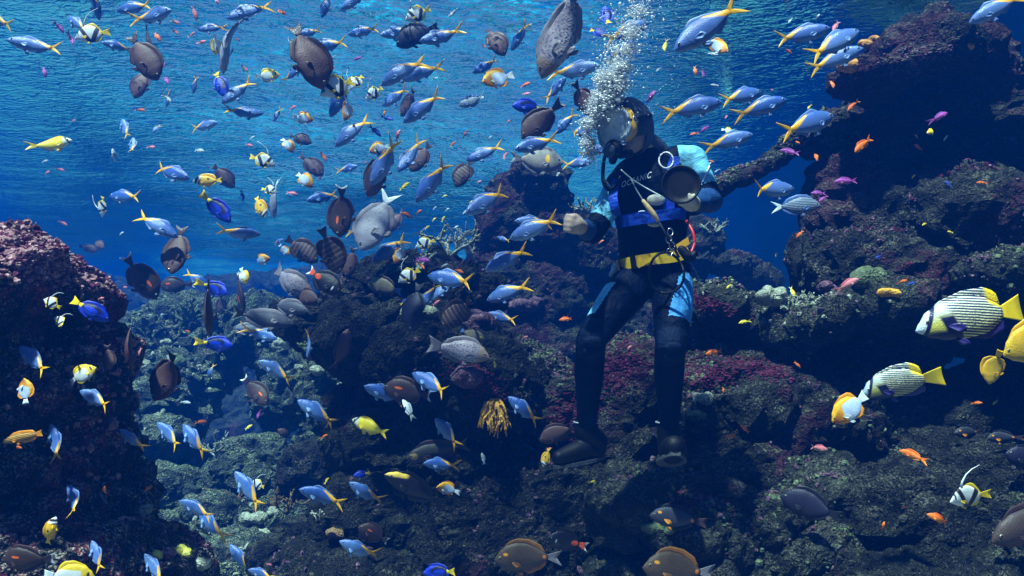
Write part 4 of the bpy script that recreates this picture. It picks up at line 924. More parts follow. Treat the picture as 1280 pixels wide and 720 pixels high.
# ------------------------------------------------------------------ fish: where each one swims
# kind, head pixel, tail pixel [, yaw deg away from the camera [, roll deg [, distance m]]]
SHOAL = '''
F 14 53 74 62 -10;F -30 16 20 34;F 143 12 193 7;F 219 16 164 24;F 130 55 164 60;F 122 22 116 -14 30;F 82 19 112 40 20
F 208 132 213 114 30;F 286 24 337 1;F 247 37 283 32;F 278 130 316 99;F 241 117 246 95;F 380 82 351 101;F 370 45 403 37 0 0 4.6;F 385 60 436 53
F 402 22 414 -12;F 328 139 280 142;F 425 12 462 -12;F 434 42 475 36;F 476 46 520 36;F 525 54 577 39;F 475 106 530 70;F 501 98 552 82
F 412 146 438 98;F 476 131 514 112;F 502 152 555 117;F 812 27 754 52;F 790 52 759 80;F 748 84 690 93;F 707 98 681 126
F 149 147 164 174 25;F 163 170 170 194 30;F 192 167 199 153;F 133 244 180 247;F 240 224 187 206;F 220 296 172 266;F 274 154 236 160
F 341 152 352 134;F 385 252 423 240;F 418 183 462 145;F 463 232 500 175;F 498 216 527 174;F 520 251 562 202;F 582 200 630 182;F 582 268 636 234
F 643 188 697 172;F 740 203 702 205;F 762 184 724 194 0 0 4.4;F 740 160 709 172 40;F 694 168 720 139
F 323 292 273 291 20 30;F 355 299 340 305;F 258 356 233 340;F 349 423 306 412;F 325 450 366 477;F 374 501 419 530;F 384 448 390 412 0 60;F 260 472 265 455
F 533 344 597 355;F 525 385 546 355;F 540 374 566 350;F 466 327 510 295;F 470 287 432 291;F 637 298 700 272;F 643 276 692 280;F 607 338 662 310;F 621 296 638 302
F 608 376 661 355;F 607 392 648 402;F 456 481 505 503;F 514 467 566 493;F 635 496 675 529
F 21 433 66 467;F 97 489 145 508;F 60 531 80 576;F 80 608 108 642;F 111 678 131 712;F 153 535 179 566;F 194 529 231 558;F 225 532 258 567;F 224 626 270 645
F 245 640 280 672;F 177 695 210 728;F 291 591 330 634;F 375 610 432 629;F 405 612 441 623 0 0 5.0;F 437 602 478 633;F 425 675 474 701;F 285 683 314 714;F 310 712 345 722
F 545 521 572 558;F 530 577 572 583;F 842 64 928 2;F 1036 36 969 51;F 1078 35 1008 73;F 1076 62 1012 86;F 903 127 828 141;F 955 112 899 128;F 984 124 918 144
F 941 168 881 183;F 1048 141 971 169;F 997 234 933 240;F 1218 25 1275 -6;F 448 208 420 214;F 640 60 660 30 30;F 590 90 625 76 10 0 5.6
S 199 99 162 42;S 168 123 184 82;S 200 76 173 32 0 75;S 403 107 371 28;S 632 70 607 28;S 672 64 681 44;S 745 146 716 103 0 0 4.3;S 651 173 698 131
S 389 178 362 168;S 405 219 374 193;S 293 234 266 206;S 455 244 487 190;S 513 215 537 178;S 498 144 525 113;S 482 291 504 261
S 132 310 112 300;S 122 314 102 307;S 218 343 224 282;S 430 356 410 347;S 433 346 442 309;S 262 420 258 346 0 78;S 276 393 278 368;S 190 500 232 437
S 400 374 358 368;S 434 411 423 464 0 55;S 139 462 134 432;S 165 464 154 397 0 65;S 348 536 364 549;S 674 550 720 532;S 594 268 612 258
I 494 55 544 29;I 515 415 519 352 0 25;I 980 622 1047 640;I 1256 565 1312 582
O 424 297 429 233;O 193 372 160 322;O 198 357 237 355;O 305 391 295 340 0 60;O 337 504 305 474;O 478 484 541 494;O 450 655 484 679;O 0 697 64 701
D 569 234 590 197;D 398 327 357 297;D 424 340 403 287;D 553 408 594 372;D 566 453 535 446 0 0 4.3
B 94 47 134 37;B 363 62 374 47;B 506 25 537 11;B 401 120 441 96;B 436 112 453 92;B 456 123 479 110;B 344 205 314 196;B 346 240 328 234;B 127 263 129 254 70
B 53 373 75 384;B 67 396 85 408;B 497 352 524 337;B 518 308 543 300;B 312 603 332 608;B 1184 624 1234 615
N 601 104 643 92;N 392 149 367 146;N 367 190 354 171;N 391 233 371 215;N 461 189 485 181;N 428 150 443 124;N 338 322 316 327;N 363 318 350 307;N 493 329 505 307
N 29 473 35 505;N 546 607 572 613;N 1040 526 1085 494;N 909 66 885 50
Y 349 92 321 97;Y 268 67 272 45 30;Y 309 355 298 334;Y 117 459 87 476;Y 115 726 60 716;Y 918 166 905 160
T 284 122 265 85;T 757 4 760 39 30;T 757 46 737 34;T 640 133 684 134;T 289 277 255 243;T 133 401 94 374;T 288 367 252 354;T 292 431 250 428;T 442 594 462 592;T 528 718 572 711;T 512 374 500 381
G 674 95 736 -10 10;G 393 369 332 336;G 613 445 537 430
U 279 93 284 8 0 70;U 452 313 488 238;U 343 273 339 222 0 60
K 704 203 640 198
Q 388 388 331 379;Q 365 404 293 393;Q 330 414 286 408
V 459 354 506 364;V 606 424 573 413
v 508 570 586 556;J 484 588 554 634
X 242 226 278 226;X 334 272 316 244;X 69 646 56 682;X 679 583 686 561
R 90 175 42 187;R 438 526 488 541
H 428 366 383 336;H 684 669 732 682
Z 573 131 608 123;Z 1025 256 967 258
M 618 697 700 693;M 802 704 894 719
e 812 643 881 651;e 1190 540 1230 540;e 1233 547 1272 545
E 1148 408 1283 383 8;E 1080 491 1168 464 10
C 1253 442 1335 410 0 0 2.5;C 1235 480 1247 437 0 5 3.0
L 3 552 54 541;W 1232 670 1350 640 -10
p 80 41 69 27;p 93 57 86 42;p 57 97 54 83;o 201 52 191 39;o 182 138 171 137;p 212 106 203 93;p 206 86 198 72;k 226 30 214 26;k 244 40 236 47;k 257 50 246 57;k 246 25 240 7;k 273 6 268 -4;k 223 43 214 36
o 358 19 345 11;k 310 90 302 82;k 418 84 408 79;p 452 72 440 75;o 608 60 602 56;w 560 21 573 12;w 215 128 204 118
o 663 104 651 108;k 663 116 652 119;w 775 56 763 62;p 820 113 808 128;w 141 186 143 202;k 80 213 70 211;k 63 214 54 218;k 195 184 184 184;w 256 189 242 187
k 317 183 306 180;k 371 133 360 137;o 408 202 400 190;k 372 243 359 240;b 304 252 302 238;o 482 136 480 146;b 492 150 477 146;k 500 162 494 177;b 476 170 462 158;k 585 162 579 172;y 512 228 500 238;o 570 177 563 183;k 602 226 595 229
o 527 262 520 268;k 460 203 453 203;y 559 244 553 246;k 634 190 628 201;k 402 215 398 226
k 84 282 74 276;k 160 359 150 360;k 130 372 122 374;k 173 446 175 435;o 238 415 230 413;p 322 523 326 512;o 258 527 244 528;w 238 504 226 502;k 410 503 402 505
p 538 326 517 324;o 580 341 566 337;o 531 336 523 329;k 550 375 541 382;o 502 266 516 272;y 545 272 540 277;y 556 270 552 278;y 537 282 531 287;y 557 288 550 291;w 573 282 567 286;w 585 262 578 267;y 592 251 586 254;w 562 260 556 263;w 546 258 541 262
y 619 460 618 450;o 699 400 716 398;w 503 500 517 523;k 790 432 783 437;p 792 430 785 428
o 28 560 15 558;o 132 607 129 622;o 181 614 190 607;o 385 556 372 554;y 315 531 307 537;o 371 611 375 621;y 411 597 406 604;o 410 543 402 547;k 340 707 331 704
w 602 566 606 580;o 906 546 921 545;o 926 531 936 541;k 1035 562 1011 558;o 1127 564 1156 574;o 1160 643 1188 655;y 744 601 736 604;o 1136 633 1128 635;o 1106 652 1103 662
o 870 95 867 82;p 879 97 878 86;w 897 69 886 66;o 992 66 978 62;y 830 65 833 50;k 968 113 961 112;w 985 29 990 23;w 1025 17 1020 24;w 888 106 898 107
p 976 187 998 193;p 1014 241 1032 242;p 1023 252 1034 245;p 1043 227 1071 226;o 1066 191 1091 171;o 1020 202 1022 187;o 862 169 873 166;p 876 165 887 156;k 906 149 910 143;o 893 203 886 200;y 1009 137 1014 131;w 893 216 900 211;k 1020 264 1019 270
o 1059 139 1072 126;o 1041 111 1040 98;k 1040 40 1049 26;p 1186 140 1165 150;o 1141 181 1155 187;y 1156 167 1176 161;o 1221 228 1233 229;y 1144 218 1140 223;b 1181 226 1189 233;y 1184 289 1191 291;y 1152 282 1160 278;k 1144 168 1148 173;w 1180 176 1184 169
o 996 298 1003 288;y 970 322 970 315;y 908 361 914 355;y 923 404 937 401;k 1072 348 1046 364;b 1094 323 1103 319;o 1134 350 1122 354;b 1145 353 1134 356;y 992 372 989 358
o 882 443 902 438;o 1001 460 993 452;o 904 491 905 483;o 1000 180 995 176;o 1227 503 1215 505;y 1240 506 1248 500;o 755 300 748 304
w 700 215 694 222;w 615 170 609 175;p 730 470 722 474;k 690 560 682 563;w 470 262 463 266;w 440 270 433 274;k 660 420 652 424;w 155 290 148 293;w 60 200 52 203;w 205 392 198 396
w 330 240 336 236;w 318 170 312 174;k 95 150 88 152;w 470 15 462 18;k 300 52 294 47;w 560 330 552 333;w 540 100 547 96;k 640 150 633 153;w 690 30 684 34;w 870 40 863 44;w 820 90 826 84
'''
def zone(u, v, d):
    if 690 < u < 850 and v < 150: return 'beside the bubble stream'
    if u < 175 and v > 395: return 'in front of the big pink crowned rock'
    if u < 150 and v > 250: return 'beside the big pink crowned rock'
    if u < 230 and v < 260: return 'in open water above the pink crowned rock'
    if u > 1035 and v < 340: return 'by the purple crested cliff'
    if u > 860 and v < 150: return 'in open water between diver and cliff'
    if u > 860 and v < 330: return 'behind the diver\'s bent elbow'
    if u > 860 and v < 480: return 'at the pale coral ledge'
    if u > 860: return 'over the dark slope below the ledge'
    if u > 730 and v > 590: return 'over the boulder ridge below the boots'
    if u > 600 and v > 560: return 'before the dark rock beneath the diver'
    if u > 590 and 205 < v < 420: return 'beside the rock pinnacle'
    if u > 590 and v >= 420: return 'beside the diver\'s shins'
    if 420 < u and v > 400: return 'before the dark rock wall'
    if u <= 420 and v > 500: return 'over the rubble slope'
    if u <= 420 and v > 330: return 'above the rubble slope'
    if v < 70: return 'just under the water surface'
    if v < 170: return 'in the upper shoal under the surface'
    if u < 420: return 'in the shoal over the blue hollow'
    return 'in the thick of the shoal'

_rng = random.Random(7)
FISH = []
for ent in SHOAL.replace('\n', ';').split(';'):
    q = ent.split()
    if len(q) < 5: continue
    k = q[0]; hx, hy, tx, ty = map(float, q[1:5])
    yaw = float(q[5]) if len(q) > 5 else _rng.uniform(-24, 24)
    roll = float(q[6]) if len(q) > 6 else _rng.uniform(-9, 9)
    fixed = float(q[7]) if len(q) > 7 else None
    s = SPEC.get(k) or SMALL[k]
    px = math.hypot(hx - tx, hy - ty); ca = max(0.3, math.cos(R(yaw)))
    L = s['L'] * _rng.uniform(0.93, 1.07)
    d = fixed or FPX * L * ca / px
    mu, mv = (hx + tx) / 2, (hy + ty) / 2
    if not fixed:
        cap = min(rock_depth(a, b) for a, b in ((mu, mv), (hx, hy), (tx, ty))) - 0.16
        slope = (P(mu, min(hy, ty), 1.0)).z
        if slope > 0.02: cap = min(cap, (SURF - 0.16) / slope)
        if k in SMALL: d = min(d, 7.5 + _rng.uniform(-1, 1))
        d = max(1.3, min(d, cap, 9.5))
    L = px * d / (FPX * ca)
    FISH.append(dict(k=k, s=s, h=(hx, hy), t=(tx, ty), m=(mu, mv), d=d, L=L, yaw=yaw, roll=roll, px=px))

def fish_matrix(f):
    dx, dz = f['h'][0] - f['t'][0], -(f['h'][1] - f['t'][1]); n = math.hypot(dx, dz); dx /= n; dz /= n
    plane = RGT * dx + CUP * dz
    ux, uz = -dz, dx
    if uz < 0: ux, uz = -ux, -uz
    up = RGT * ux + CUP * uz
    F_ = (plane * math.cos(R(f['yaw'])) + FWD * math.sin(R(f['yaw']))).normalized()
    up = (up - F_ * up.dot(F_)).normalized()
    up = (Matrix.Rotation(R(f['roll']), 3, F_) @ up).normalized()
    Y_ = up.cross(F_).normalized()
    M = Matrix((F_, Y_, up)).transposed().to_4x4()
    M.translation = P(f['m'][0], f['m'][1], f['d'])
    return M @ Matrix.Scale(f['L'], 4)

# fish turn so that most show a lit flank, as in the photograph
_rl = random.Random(99)
for f in FISH:
    f['flank'] = lambda ff=f: max((fish_matrix(ff).to_3x3().col[1] * sg).normalized().dot(_sd) for sg in (1, -1) if (fish_matrix(ff).to_3x3().col[1] * sg).dot(FWD) < 0)
    if abs(f['roll']) > 9.5 or f['m'][1] > 520: continue
    tries = 0
    while f['flank']() < 0.16 and tries < 14:
        f['roll'] = _rl.uniform(-26, 26); f['yaw'] = max(-26, min(26, f['yaw'] + _rl.uniform(-14, 14))); tries += 1

# labels: the look of its kind, how it is held, and what it swims beside
def pose(f):
    dz = f['t'][1] - f['h'][1]; dx = f['h'][0] - f['t'][0]; a = math.degrees(math.atan2(dz, abs(dx) + 1e-6))
    if a < -62: return 'diving straight down'
    if a > 62: return 'rising straight up'
    to = 'towards' if (f['m'][0] < 790) == (dx > 0) else 'away from'
    tilt = 'slanting down' if a < -22 else 'slanting up' if a > 22 else 'level'
    return f'{tilt} {to} the diver'
OWN = {('E', 1148): 'larger striped angelfish with white face below the small jutting ledge', ('E', 1080): 'smaller striped angelfish behind the tail of an orange and pale butterflyfish',
       ('C', 1253): 'all yellow butterflyfish just under the larger striped angelfish', ('C', 1235): 'all yellow butterflyfish diving straight down below the other yellow one',
       ('R', 90): 'bright yellow rabbitfish alone in open water above the pink crowned rock', ('R', 438): 'bright yellow rabbitfish slanting down before the dark rock wall'}
def art(n): return ('an ' if n[0] in 'aeiou' else 'a ') + n
for f in FISH:
    L_, p_, z_ = f['s']['look'], pose(f), zone(*f['m'], f['d'])
    near = []
    for dd, g in sorted(((math.dist(f['m'], g['m']), g) for g in FISH if g is not f and g['px'] > 22 and abs(g['d'] - f['d']) < 1.6), key=lambda q: q[0]):
        n2 = g['s']['name'].replace('_', ' ')
        if g['s']['name'] != f['s']['name'] and n2 not in near and dd < 110: near.append(n2)
    c = [f'{L_} {p_} {z_}']
    if near:
        c += [f'{L_} {p_}, next to {art(near[0])} {z_}', f'{L_} next to {art(near[0])} {z_}', f'{L_} {p_}, next to {art(near[0])}']
    if len(near) > 1:
        c += [f'{L_} {p_}, near {art(near[0])} and {art(near[1])}', f'{L_} near {art(near[0])} and {art(near[1])} {z_}']
    if len(near) > 2: c += [f'{L_} near {art(near[0])}, {art(near[1])} and {art(near[2])}']
    c += [f'{L_} {z_}']
    f['cand'] = [q for q in c if len(q.split()) <= 16] or [' '.join(f'{L_} {z_}'.split()[:16])]
    f['tier'] = 0; f['label'] = f['cand'][0]
    own = OWN.get((f['k'], int(f['h'][0])))
    if own: f['cand'] = [own]; f['label'] = own
for _ in range(6):
    cnt = {}
    for f in FISH: cnt[f['label']] = cnt.get(f['label'], 0) + 1
    for f in FISH:
        if cnt[f['label']] > 1:
            for q in f['cand']:
                if q != f['label'] and q not in cnt:
                    cnt[f['label']] -= 1; f['label'] = q; cnt[q] = 1; break

for f in FISH:
    s = f['s']; M = fish_matrix(f); bi = _rng.choice((0, 1, 1, 2, 2, 3, 3, 4))
    if f['k'] in SMALL:
        o = link(bpy.data.objects.new(s['name'], small_mesh(f['k'], bi))); o.matrix_world = M
    else:
        o = empty(s['name']); o.matrix_world = M
        for nm, me in fish_parts(f['k'], bi):
            po = link(bpy.data.objects.new(nm, me), last_eye if nm == 'pupil' else o)
            if nm == 'eye': last_eye = po
    tag(o, f['label'], 'fish', s['group'])
# ------------------------------------------------------------------ the diver
def suit_mat(name, col, rough=0.55, sheen=0.25):
    t = NT(name); c = t.coords('Object')
    w1 = t.noise(c, 14, 4, 0.6, 0.8)[0]; w2 = t.noise(c, 160, 2)[0]
    lite = tuple(min(1, x * 1.35 + 0.0005) for x in col); dark = tuple(x * 0.75 for x in col)
    t.pbr(t.ramp(w1, [(0.3, dark), (0.7, lite)]), rough, 0.05 if max(col) < .05 else 0.2, t.bump(t.math('ADD', w1, t.math('MULTIPLY', w2, 0.06)), 0.6, 0.030))
    return t.m
M_SUIT = suit_mat('neoprene_black', (0.0012, 0.0042, 0.015), 0.6)
M_CYAN = suit_mat('neoprene_pale_blue', (0.16, 0.50, 0.68), 0.6)
M_PANEL = suit_mat('neoprene_blue_panel', (0.07, 0.32, 0.72), 0.55)
M_ROYAL = suit_mat('webbing_royal_blue', (0.012, 0.060, 0.50), 0.5)
M_NAVY = suit_mat('neoprene_navy', (0.012, 0.050, 0.16), 0.5)
M_PAD = suit_mat('kneepad_slate', (0.006, 0.012, 0.032), 0.6)
M_SKIN = simple_mat('skin', (0.52, 0.36, 0.28), 0.5, 0.4, var=0.12, scale=40)
M_GLOVE = simple_mat('pale_glove', (0.50, 0.44, 0.36), 0.7, 0.3, var=0.2, scale=60, bump=0.3)
M_HOOD = suit_mat('hood_neoprene', (0.055, 0.075, 0.11), 0.45)
M_YELLOW = simple_mat('belt_yellow', (0.95, 0.56, 0.004), 0.5, 0.4, var=0.15, scale=30, bump=0.2)
M_ORANGE = simple_mat('mask_skirt_amber', (0.95, 0.46, 0.02), 0.4, 0.5, var=0.1)
M_BLACK = simple_mat('black_rubber', (0.003, 0.003, 0.004), 0.55, 0.22, var=0.2, scale=40, bump=0.15)
M_CHROME = simple_mat('chrome', (0.75, 0.77, 0.80), 0.18, 0.5, metallic=1.0)
M_FRAME = simple_mat('mask_frame_grey', (0.42, 0.47, 0.52), 0.3, 0.5)
M_WHITE = simple_mat('white_print', (0.80, 0.82, 0.85), 0.6, 0.3)
M_RED = simple_mat('red_hose', (0.55, 0.02, 0.02), 0.4, 0.5)
M_WOOD = simple_mat('tan_handle', (0.52, 0.34, 0.15), 0.5, 0.4, var=0.3, scale=30)
M_SOLE = simple_mat('boot_sole', (0.06, 0.065, 0.07), 0.7, 0.3, var=0.3, scale=60, bump=0.5)
M_TAN = simple_mat('tan_pad', (0.55, 0.52, 0.44), 0.6, 0.3, var=0.15, scale=30)
def lens_mat():
    t = NT('mask_lens'); g = t.n('ShaderNodeBsdfGlossy'); g.inputs['Roughness'].default_value = 0.08
    tr = t.n('ShaderNodeBsdfTransparent'); tr.inputs['Color'].default_value = (0.85, 0.95, 0.98, 1)
    df = t.n('ShaderNodeBsdfTranslucent'); df.inputs['Color'].default_value = (0.8, 0.9, 0.92, 1)
    m0 = t.n('ShaderNodeMixShader'); m0.inputs[0].default_value = 0.10; t.t.links.new(tr.outputs[0], m0.inputs[1]); t.t.links.new(df.outputs[0], m0.inputs[2])
    m = t.n('ShaderNodeMixShader'); m.inputs[0].default_value = 0.30; t.t.links.new(m0.outputs[0], m.inputs[1]); t.t.links.new(g.outputs[0], m.inputs[2])
    d2 = t.n('ShaderNodeBsdfDiffuse'); d2.inputs['Color'].default_value = (0.85, 0.93, 0.95, 1); mm = t.n('ShaderNodeMixShader'); t.set(mm.inputs[0], t.math('MULTIPLY', t.step(t.noise(t.coords('Object'), 14, 3, 0.6, 0.5)[0], 0.40, 0.15), 0.85))  # white diffuse patches painted as reflection over the glass
    t.t.links.new(m.outputs[0], mm.inputs[1]); t.t.links.new(d2.outputs[0], mm.inputs[2]); t.t.links.new(mm.outputs[0], t.out.inputs['Surface']); return t.m
M_LENS = lens_mat()

def sph(c, r, seg=16, rings=10, M=None):
    V, F = [], []
    rr = r if hasattr(r, '__len__') else (r, r, r)
    for i in range(rings + 1):
        a = math.pi * i / rings
        for j in range(seg):
            b = 2 * math.pi * j / seg
            p = Vector((rr[0] * math.sin(a) * math.cos(b), rr[1] * math.sin(a) * math.sin(b), rr[2] * math.cos(a)))
            if M is not None: p = M @ p
            V.append(tuple(Vector(c) + p))
    for i in range(rings):
        for j in range(seg):
            a = i * seg + j; b = i * seg + (j + 1) % seg; F.append((a, a + seg, b + seg, b))
    return V, F
def catmull(pts, n):
    """smooth curve through points (any dimension), n samples a span"""
    P_ = [np.array(p, float) for p in pts]; P_ = [2 * P_[0] - P_[1]] + P_ + [2 * P_[-1] - P_[-2]]; out = []
    for i in range(1, len(P_) - 2):
        for k in range(n):
            t = k / n; a, b, c, d = P_[i - 1], P_[i], P_[i + 1], P_[i + 2]
            out.append(0.5 * (2 * b + (c - a) * t + (2 * a - 5 * b + 4 * c - d) * t * t + (3 * b - a - 3 * c + d) * t ** 3))
    out.append(P_[-2]); return out
def limb(stations, seg=18, n=6):
    """stations: (Vector, radius): tapered round limb with ball ends"""
    cv = catmull([(*p, r) for p, r in stations], n)
    pts = [Vector(c[:3]) for c in cv]; rad = [float(c[3]) for c in cv]
    return join(tube_path(pts, rad, seg), sph(pts[0], rad[0]), sph(pts[-1], rad[-1]))
def torso(stations, seg=28, n=6):
    cv = catmull([(*p, rx, ry) for p, rx, ry in stations], n); V, F = [], []
    for c in cv:
        for j in range(seg):
            a = 2 * math.pi * j / seg; ca, sa = math.cos(a), math.sin(a)
            V.append((c[0] + c[3] * math.copysign(abs(ca) ** .85, ca), c[1] + c[4] * math.copysign(abs(sa) ** .85, sa), c[2]))
    m = len(cv)
    for i in range(m - 1):
        for j in range(seg):
            p = i * seg + j; q = i * seg + (j + 1) % seg; F.append((p, q, q + seg, p + seg))
    F.append(tuple(range(seg - 1, -1, -1))); F.append(tuple(range((m - 1) * seg, m * seg)))
    return V, F

HEAD_C = P(786, 163, 3.67)
hf = Vector((-0.76, -0.60, -0.20)).normalized()                       # where the face looks
hu = (Vector((-0.16, 0.0, 1.0)) - hf * Vector((-0.16, 0.0, 1.0)).dot(hf)).normalized()
hr = hf.cross(hu).normalized()
HM = Matrix((hf, -hr, hu)).transposed()                               # local x=face, y=left, z=up
def H(x, y, z): return HEAD_C + HM @ Vector((x, y, z))

RS, RE, RW = P(776, 231, 3.71), P(741, 291, 3.60), P(726, 284, 3.42)
LS, LE, LW = P(864, 202, 3.72), P(888, 251, 3.64), P(868, 254, 3.46)
RH, RK, RA = P(796, 350, 3.73), P(739, 424, 3.50), P(733, 540, 3.66)
LH, LK, LA = P(838, 350, 3.73), P(838, 431, 3.52), P(836, 540, 3.68)
CHEST = P(817, 240, 3.74); NECK = P(812, 203, 3.76)

pieces = [
    torso([(P(819, 362, 3.75), .135, .105), (P(819, 345, 3.74), .165, .120), (P(817, 322, 3.74), .160, .112), (P(815, 300, 3.74), .158, .110), (P(816, 270, 3.74), .170, .120),
           (P(818, 240, 3.74), .182, .128), (P(819, 218, 3.75), .172, .120), (P(818, 204, 3.76), .120, .095), (P(816, 196, 3.76), .075, .07)]),
    limb([(RS, .070), (P(795, 217, 3.74), .085), (CHEST, .10), (P(843, 207, 3.75), .088), (LS, .074)]),
    limb([(NECK, .066), (P(808, 190, 3.74), .060), (H(-.03, 0, -.05), .058)]),
    sph(HEAD_C + HM @ Vector((-.01, 0, .015)), (.098, .078, .118), 24, 16, HM),
    sph(H(.045, 0, -.055), (.055, .055, .060), 16, 10, HM),                # jaw
    sph(H(.098, 0, -.005), (.020, .015, .032), 10, 8, HM),                 # nose
    sph(H(.080, 0, .038), (.022, .055, .016), 10, 8, HM),                  # brow
    limb([(RS, .072), (RS.lerp(RE, .45), .060), (RE, .050)]), limb([(RE, .050), (RE.lerp(RW, .4), .050), (RW, .034)]),
    limb([(LS, .076), (LS.lerp(LE, .45), .066), (LE, .056)]), limb([(LE, .056), (LE.lerp(LW, .4), .052), (LW, .036)]),
    limb([(RH, .102), (RH.lerp(RK, .45) + Vector((0, 0, .01)), .092), (RK, .066)]), limb([(RK, .066), (RK.lerp(RA, .35) + Vector((0, .02, 0)), .066), (RK.lerp(RA, .7), .052), (RA, .043)]),
    limb([(LH, .102), (LH.lerp(LK, .45) + Vector((.01, 0, .01)), .094), (LK, .068)]), limb([(LK, .068), (LK.lerp(LA, .35) + Vector((0, .02, 0)), .067), (LK.lerp(LA, .7), .053), (LA, .044)]),
    limb([(RA, .043), (P(741, 562, 3.68), .040), (P(715, 569, 3.62), .036), (P(698, 573, 3.58), .026)]),
    limb([(LA, .044), (P(837, 566, 3.70), .042), (P(841, 564, 3.60), .040), (P(843, 560, 3.50), .030)]),
]
# right hand: a loose fist, back of the hand to the camera-left; five fingers curled
def fist(w, fwd, upv, s=1.0):
    f = fwd.normalized(); u = (upv - f * upv.dot(f)).normalized(); r = f.cross(u)
    out = [limb([(w, .032), (w + f * .045 * s, .036), (w + f * .075 * s, .036)], 14, 4)]
    kn = w + f * .085 * s
    for i, (off, ln) in enumerate(((.031, .95), (.011, 1.05), (-.010, 1.0), (-.030, .85))):
        k = kn + u * off
        a = k + f * .022 * ln + r * .004; b = a + r * .032 * ln - f * .010; c = b - f * .034 * ln - r * .002
        out.append(limb([(k - f * .02, .0105), (k + f * .006, .0112), (a, .0108), (b, .0100), (c, .0088)], 10, 4))
    th = w + f * .03 + u * .030
    out.append(limb([(th, .013), (th + f * .032 + u * .010 + r * .014, .012), (th + f * .050 + r * .034 - u * .006, .0105)], 10, 4))
    return out
pieces += fist(RW, P(716, 280, 3.33) - RW, Vector((.25, .0, 1)))
# left hand: closed from below round the rim of the black cup
CUP_C = P(851, 231, 3.37)
def grip(w, target):
    f = (target - w).normalized(); u = Vector((0, -.2, 1)); u = (u - f * u.dot(f)).normalized(); r = f.cross(u)
    out = [limb([(w, .033), (w + f * .035, .037), (w + f * .062 + u * .006, .036)], 14, 4)]
    for i, off in enumerate((-.032, -.011, .011, .031)):
        k = w + f * .070 + r * off; ln = (0.85, 1.0, 1.05, .95)[i]
        out.append(limb([(k - f * .015, .011), (k + f * .018, .0110), (k + f * .034 * ln + u * .018, .0104), (k + f * .030 * ln + u * .044 * ln, .0092)], 10, 4))
    th = w + f * .03 + r * .034
    out.append(limb([(th, .013), (th + r * .016 + u * .024 + f * .012, .012), (th + r * .008 + u * .046 + f * .024, .0105)], 10, 4))
    return out
pieces += grip(LW, P(856, 255, 3.36))

def skin_union(pieces, voxel, smooth=6):
    V, F = join(*pieces)
    me = bpy.data.meshes.new('tmp'); me.from_pydata(V, [], F)
    bm = bmesh.new(); bm.from_mesh(me); bmesh.ops.recalc_face_normals(bm, faces=bm.faces); bm.to_mesh(me); bm.free()
    o = bpy.data.objects.new('tmp', me); COL.objects.link(o)
    md = o.modifiers.new('r', 'REMESH'); md.mode = 'VOXEL'; md.voxel_size = voxel
    if smooth:
        ms = o.modifiers.new('s', 'SMOOTH'); ms.factor = 0.5; ms.iterations = smooth
    dg = bpy.context.evaluated_depsgraph_get(); dg.update()
    m2 = bpy.data.meshes.new_from_object(o.evaluated_get(dg)); bpy.data.objects.remove(o, do_unlink=True); bpy.data.meshes.remove(me)
    m2.polygons.foreach_set('use_smooth', [True] * len(m2.polygons))
    return m2

diver = empty('diver', P(785, 590, 3.66))
tag(diver, 'person in black and pale blue wetsuit, hood and amber mask, hovering with one fist raised', 'person')
DINV = Matrix.Translation(-diver.location)
def dpart(name, vf_or_me, mat=None, parent=None, smooth=True):
    """a part of the diver, given in world coordinates"""
    if isinstance(vf_or_me, bpy.types.Mesh): me = vf_or_me
    else:
        me = bpy.data.meshes.new(name); me.from_pydata([tuple(v) for v in vf_or_me[0]], [], vf_or_me[1]); me.update()
        bm = bmesh.new(); bm.from_mesh(me); bmesh.ops.recalc_face_normals(bm, faces=bm.faces); bm.to_mesh(me); bm.free()
        if smooth: me.polygons.foreach_set('use_smooth', [True] * len(me.polygons))
    me.name = name
    me.transform(DINV)
    if mat is not None: me.materials.append(mat)
    return link(bpy.data.objects.new(name, me), parent or diver)

bme = skin_union(pieces, 0.0062, 5)
# which cloth each face wears
n_ = len(bme.polygons); fc = np.empty(n_ * 3); bme.polygons.foreach_get('center', fc); fc = fc.reshape(-1, 3)
fn = np.empty(n_ * 3); bme.polygons.foreach_get('normal', fn); fn = fn.reshape(-1, 3)
def seg_dt(a, b):
    a = np.array(a); b = np.array(b); ab = b - a; t = np.clip(((fc - a) @ ab) / (ab @ ab), 0, 1)
    return np.linalg.norm(fc - (a + t[:, None] * ab), axis=1), t
bones = {'rua': (RS, RE), 'rfa': (RE, RW), 'lua': (LS, LE), 'lfa': (LE, LW), 'rth': (RH, RK), 'lth': (LH, LK), 'rsh': (RK, RA), 'lsh': (LK, LA),
         'tor': (P(818, 350, 3.74), P(818, 215, 3.75)), 'head': (HEAD_C, HEAD_C + Vector((0, 0, .02))), 'neck': (NECK, P(806, 186, 3.73)), 'rhd': (RW + (P(716, 280, 3.33) - RW) * .12, P(714, 279, 3.28)), 'lhd': (LW + (P(856, 255, 3.36) - LW) * .3, P(852, 250, 3.32)),
         'rft': (P(741, 562, 3.68), P(695, 573, 3.58)), 'lft': (P(838, 562, 3.70), P(843, 570, 3.50)), 'clr': (RS, CHEST), 'cll': (LS, CHEST)}
rad_ = {'tor': .13, 'head': .085, 'neck': .06, 'rth': .08, 'lth': .08, 'clr': .07, 'cll': .07}
D_ = []; T_ = []; names_ = list(bones)
for k in names_:
    dd, tt = seg_dt(*bones[k]); D_.append(dd - rad_.get(k, .045)); T_.append(tt)
D_ = np.array(D_); T_ = np.array(T_); near_ = D_.argmin(0); tn_ = T_[near_, np.arange(n_)]
mats_ = [M_SUIT, M_CYAN, M_PANEL, M_PAD, M_SKIN, M_GLOVE, M_NAVY]
for m in mats_: bme.materials.append(m)
idx = np.zeros(n_, dtype=np.int32); nm_ = np.array(names_)[near_]
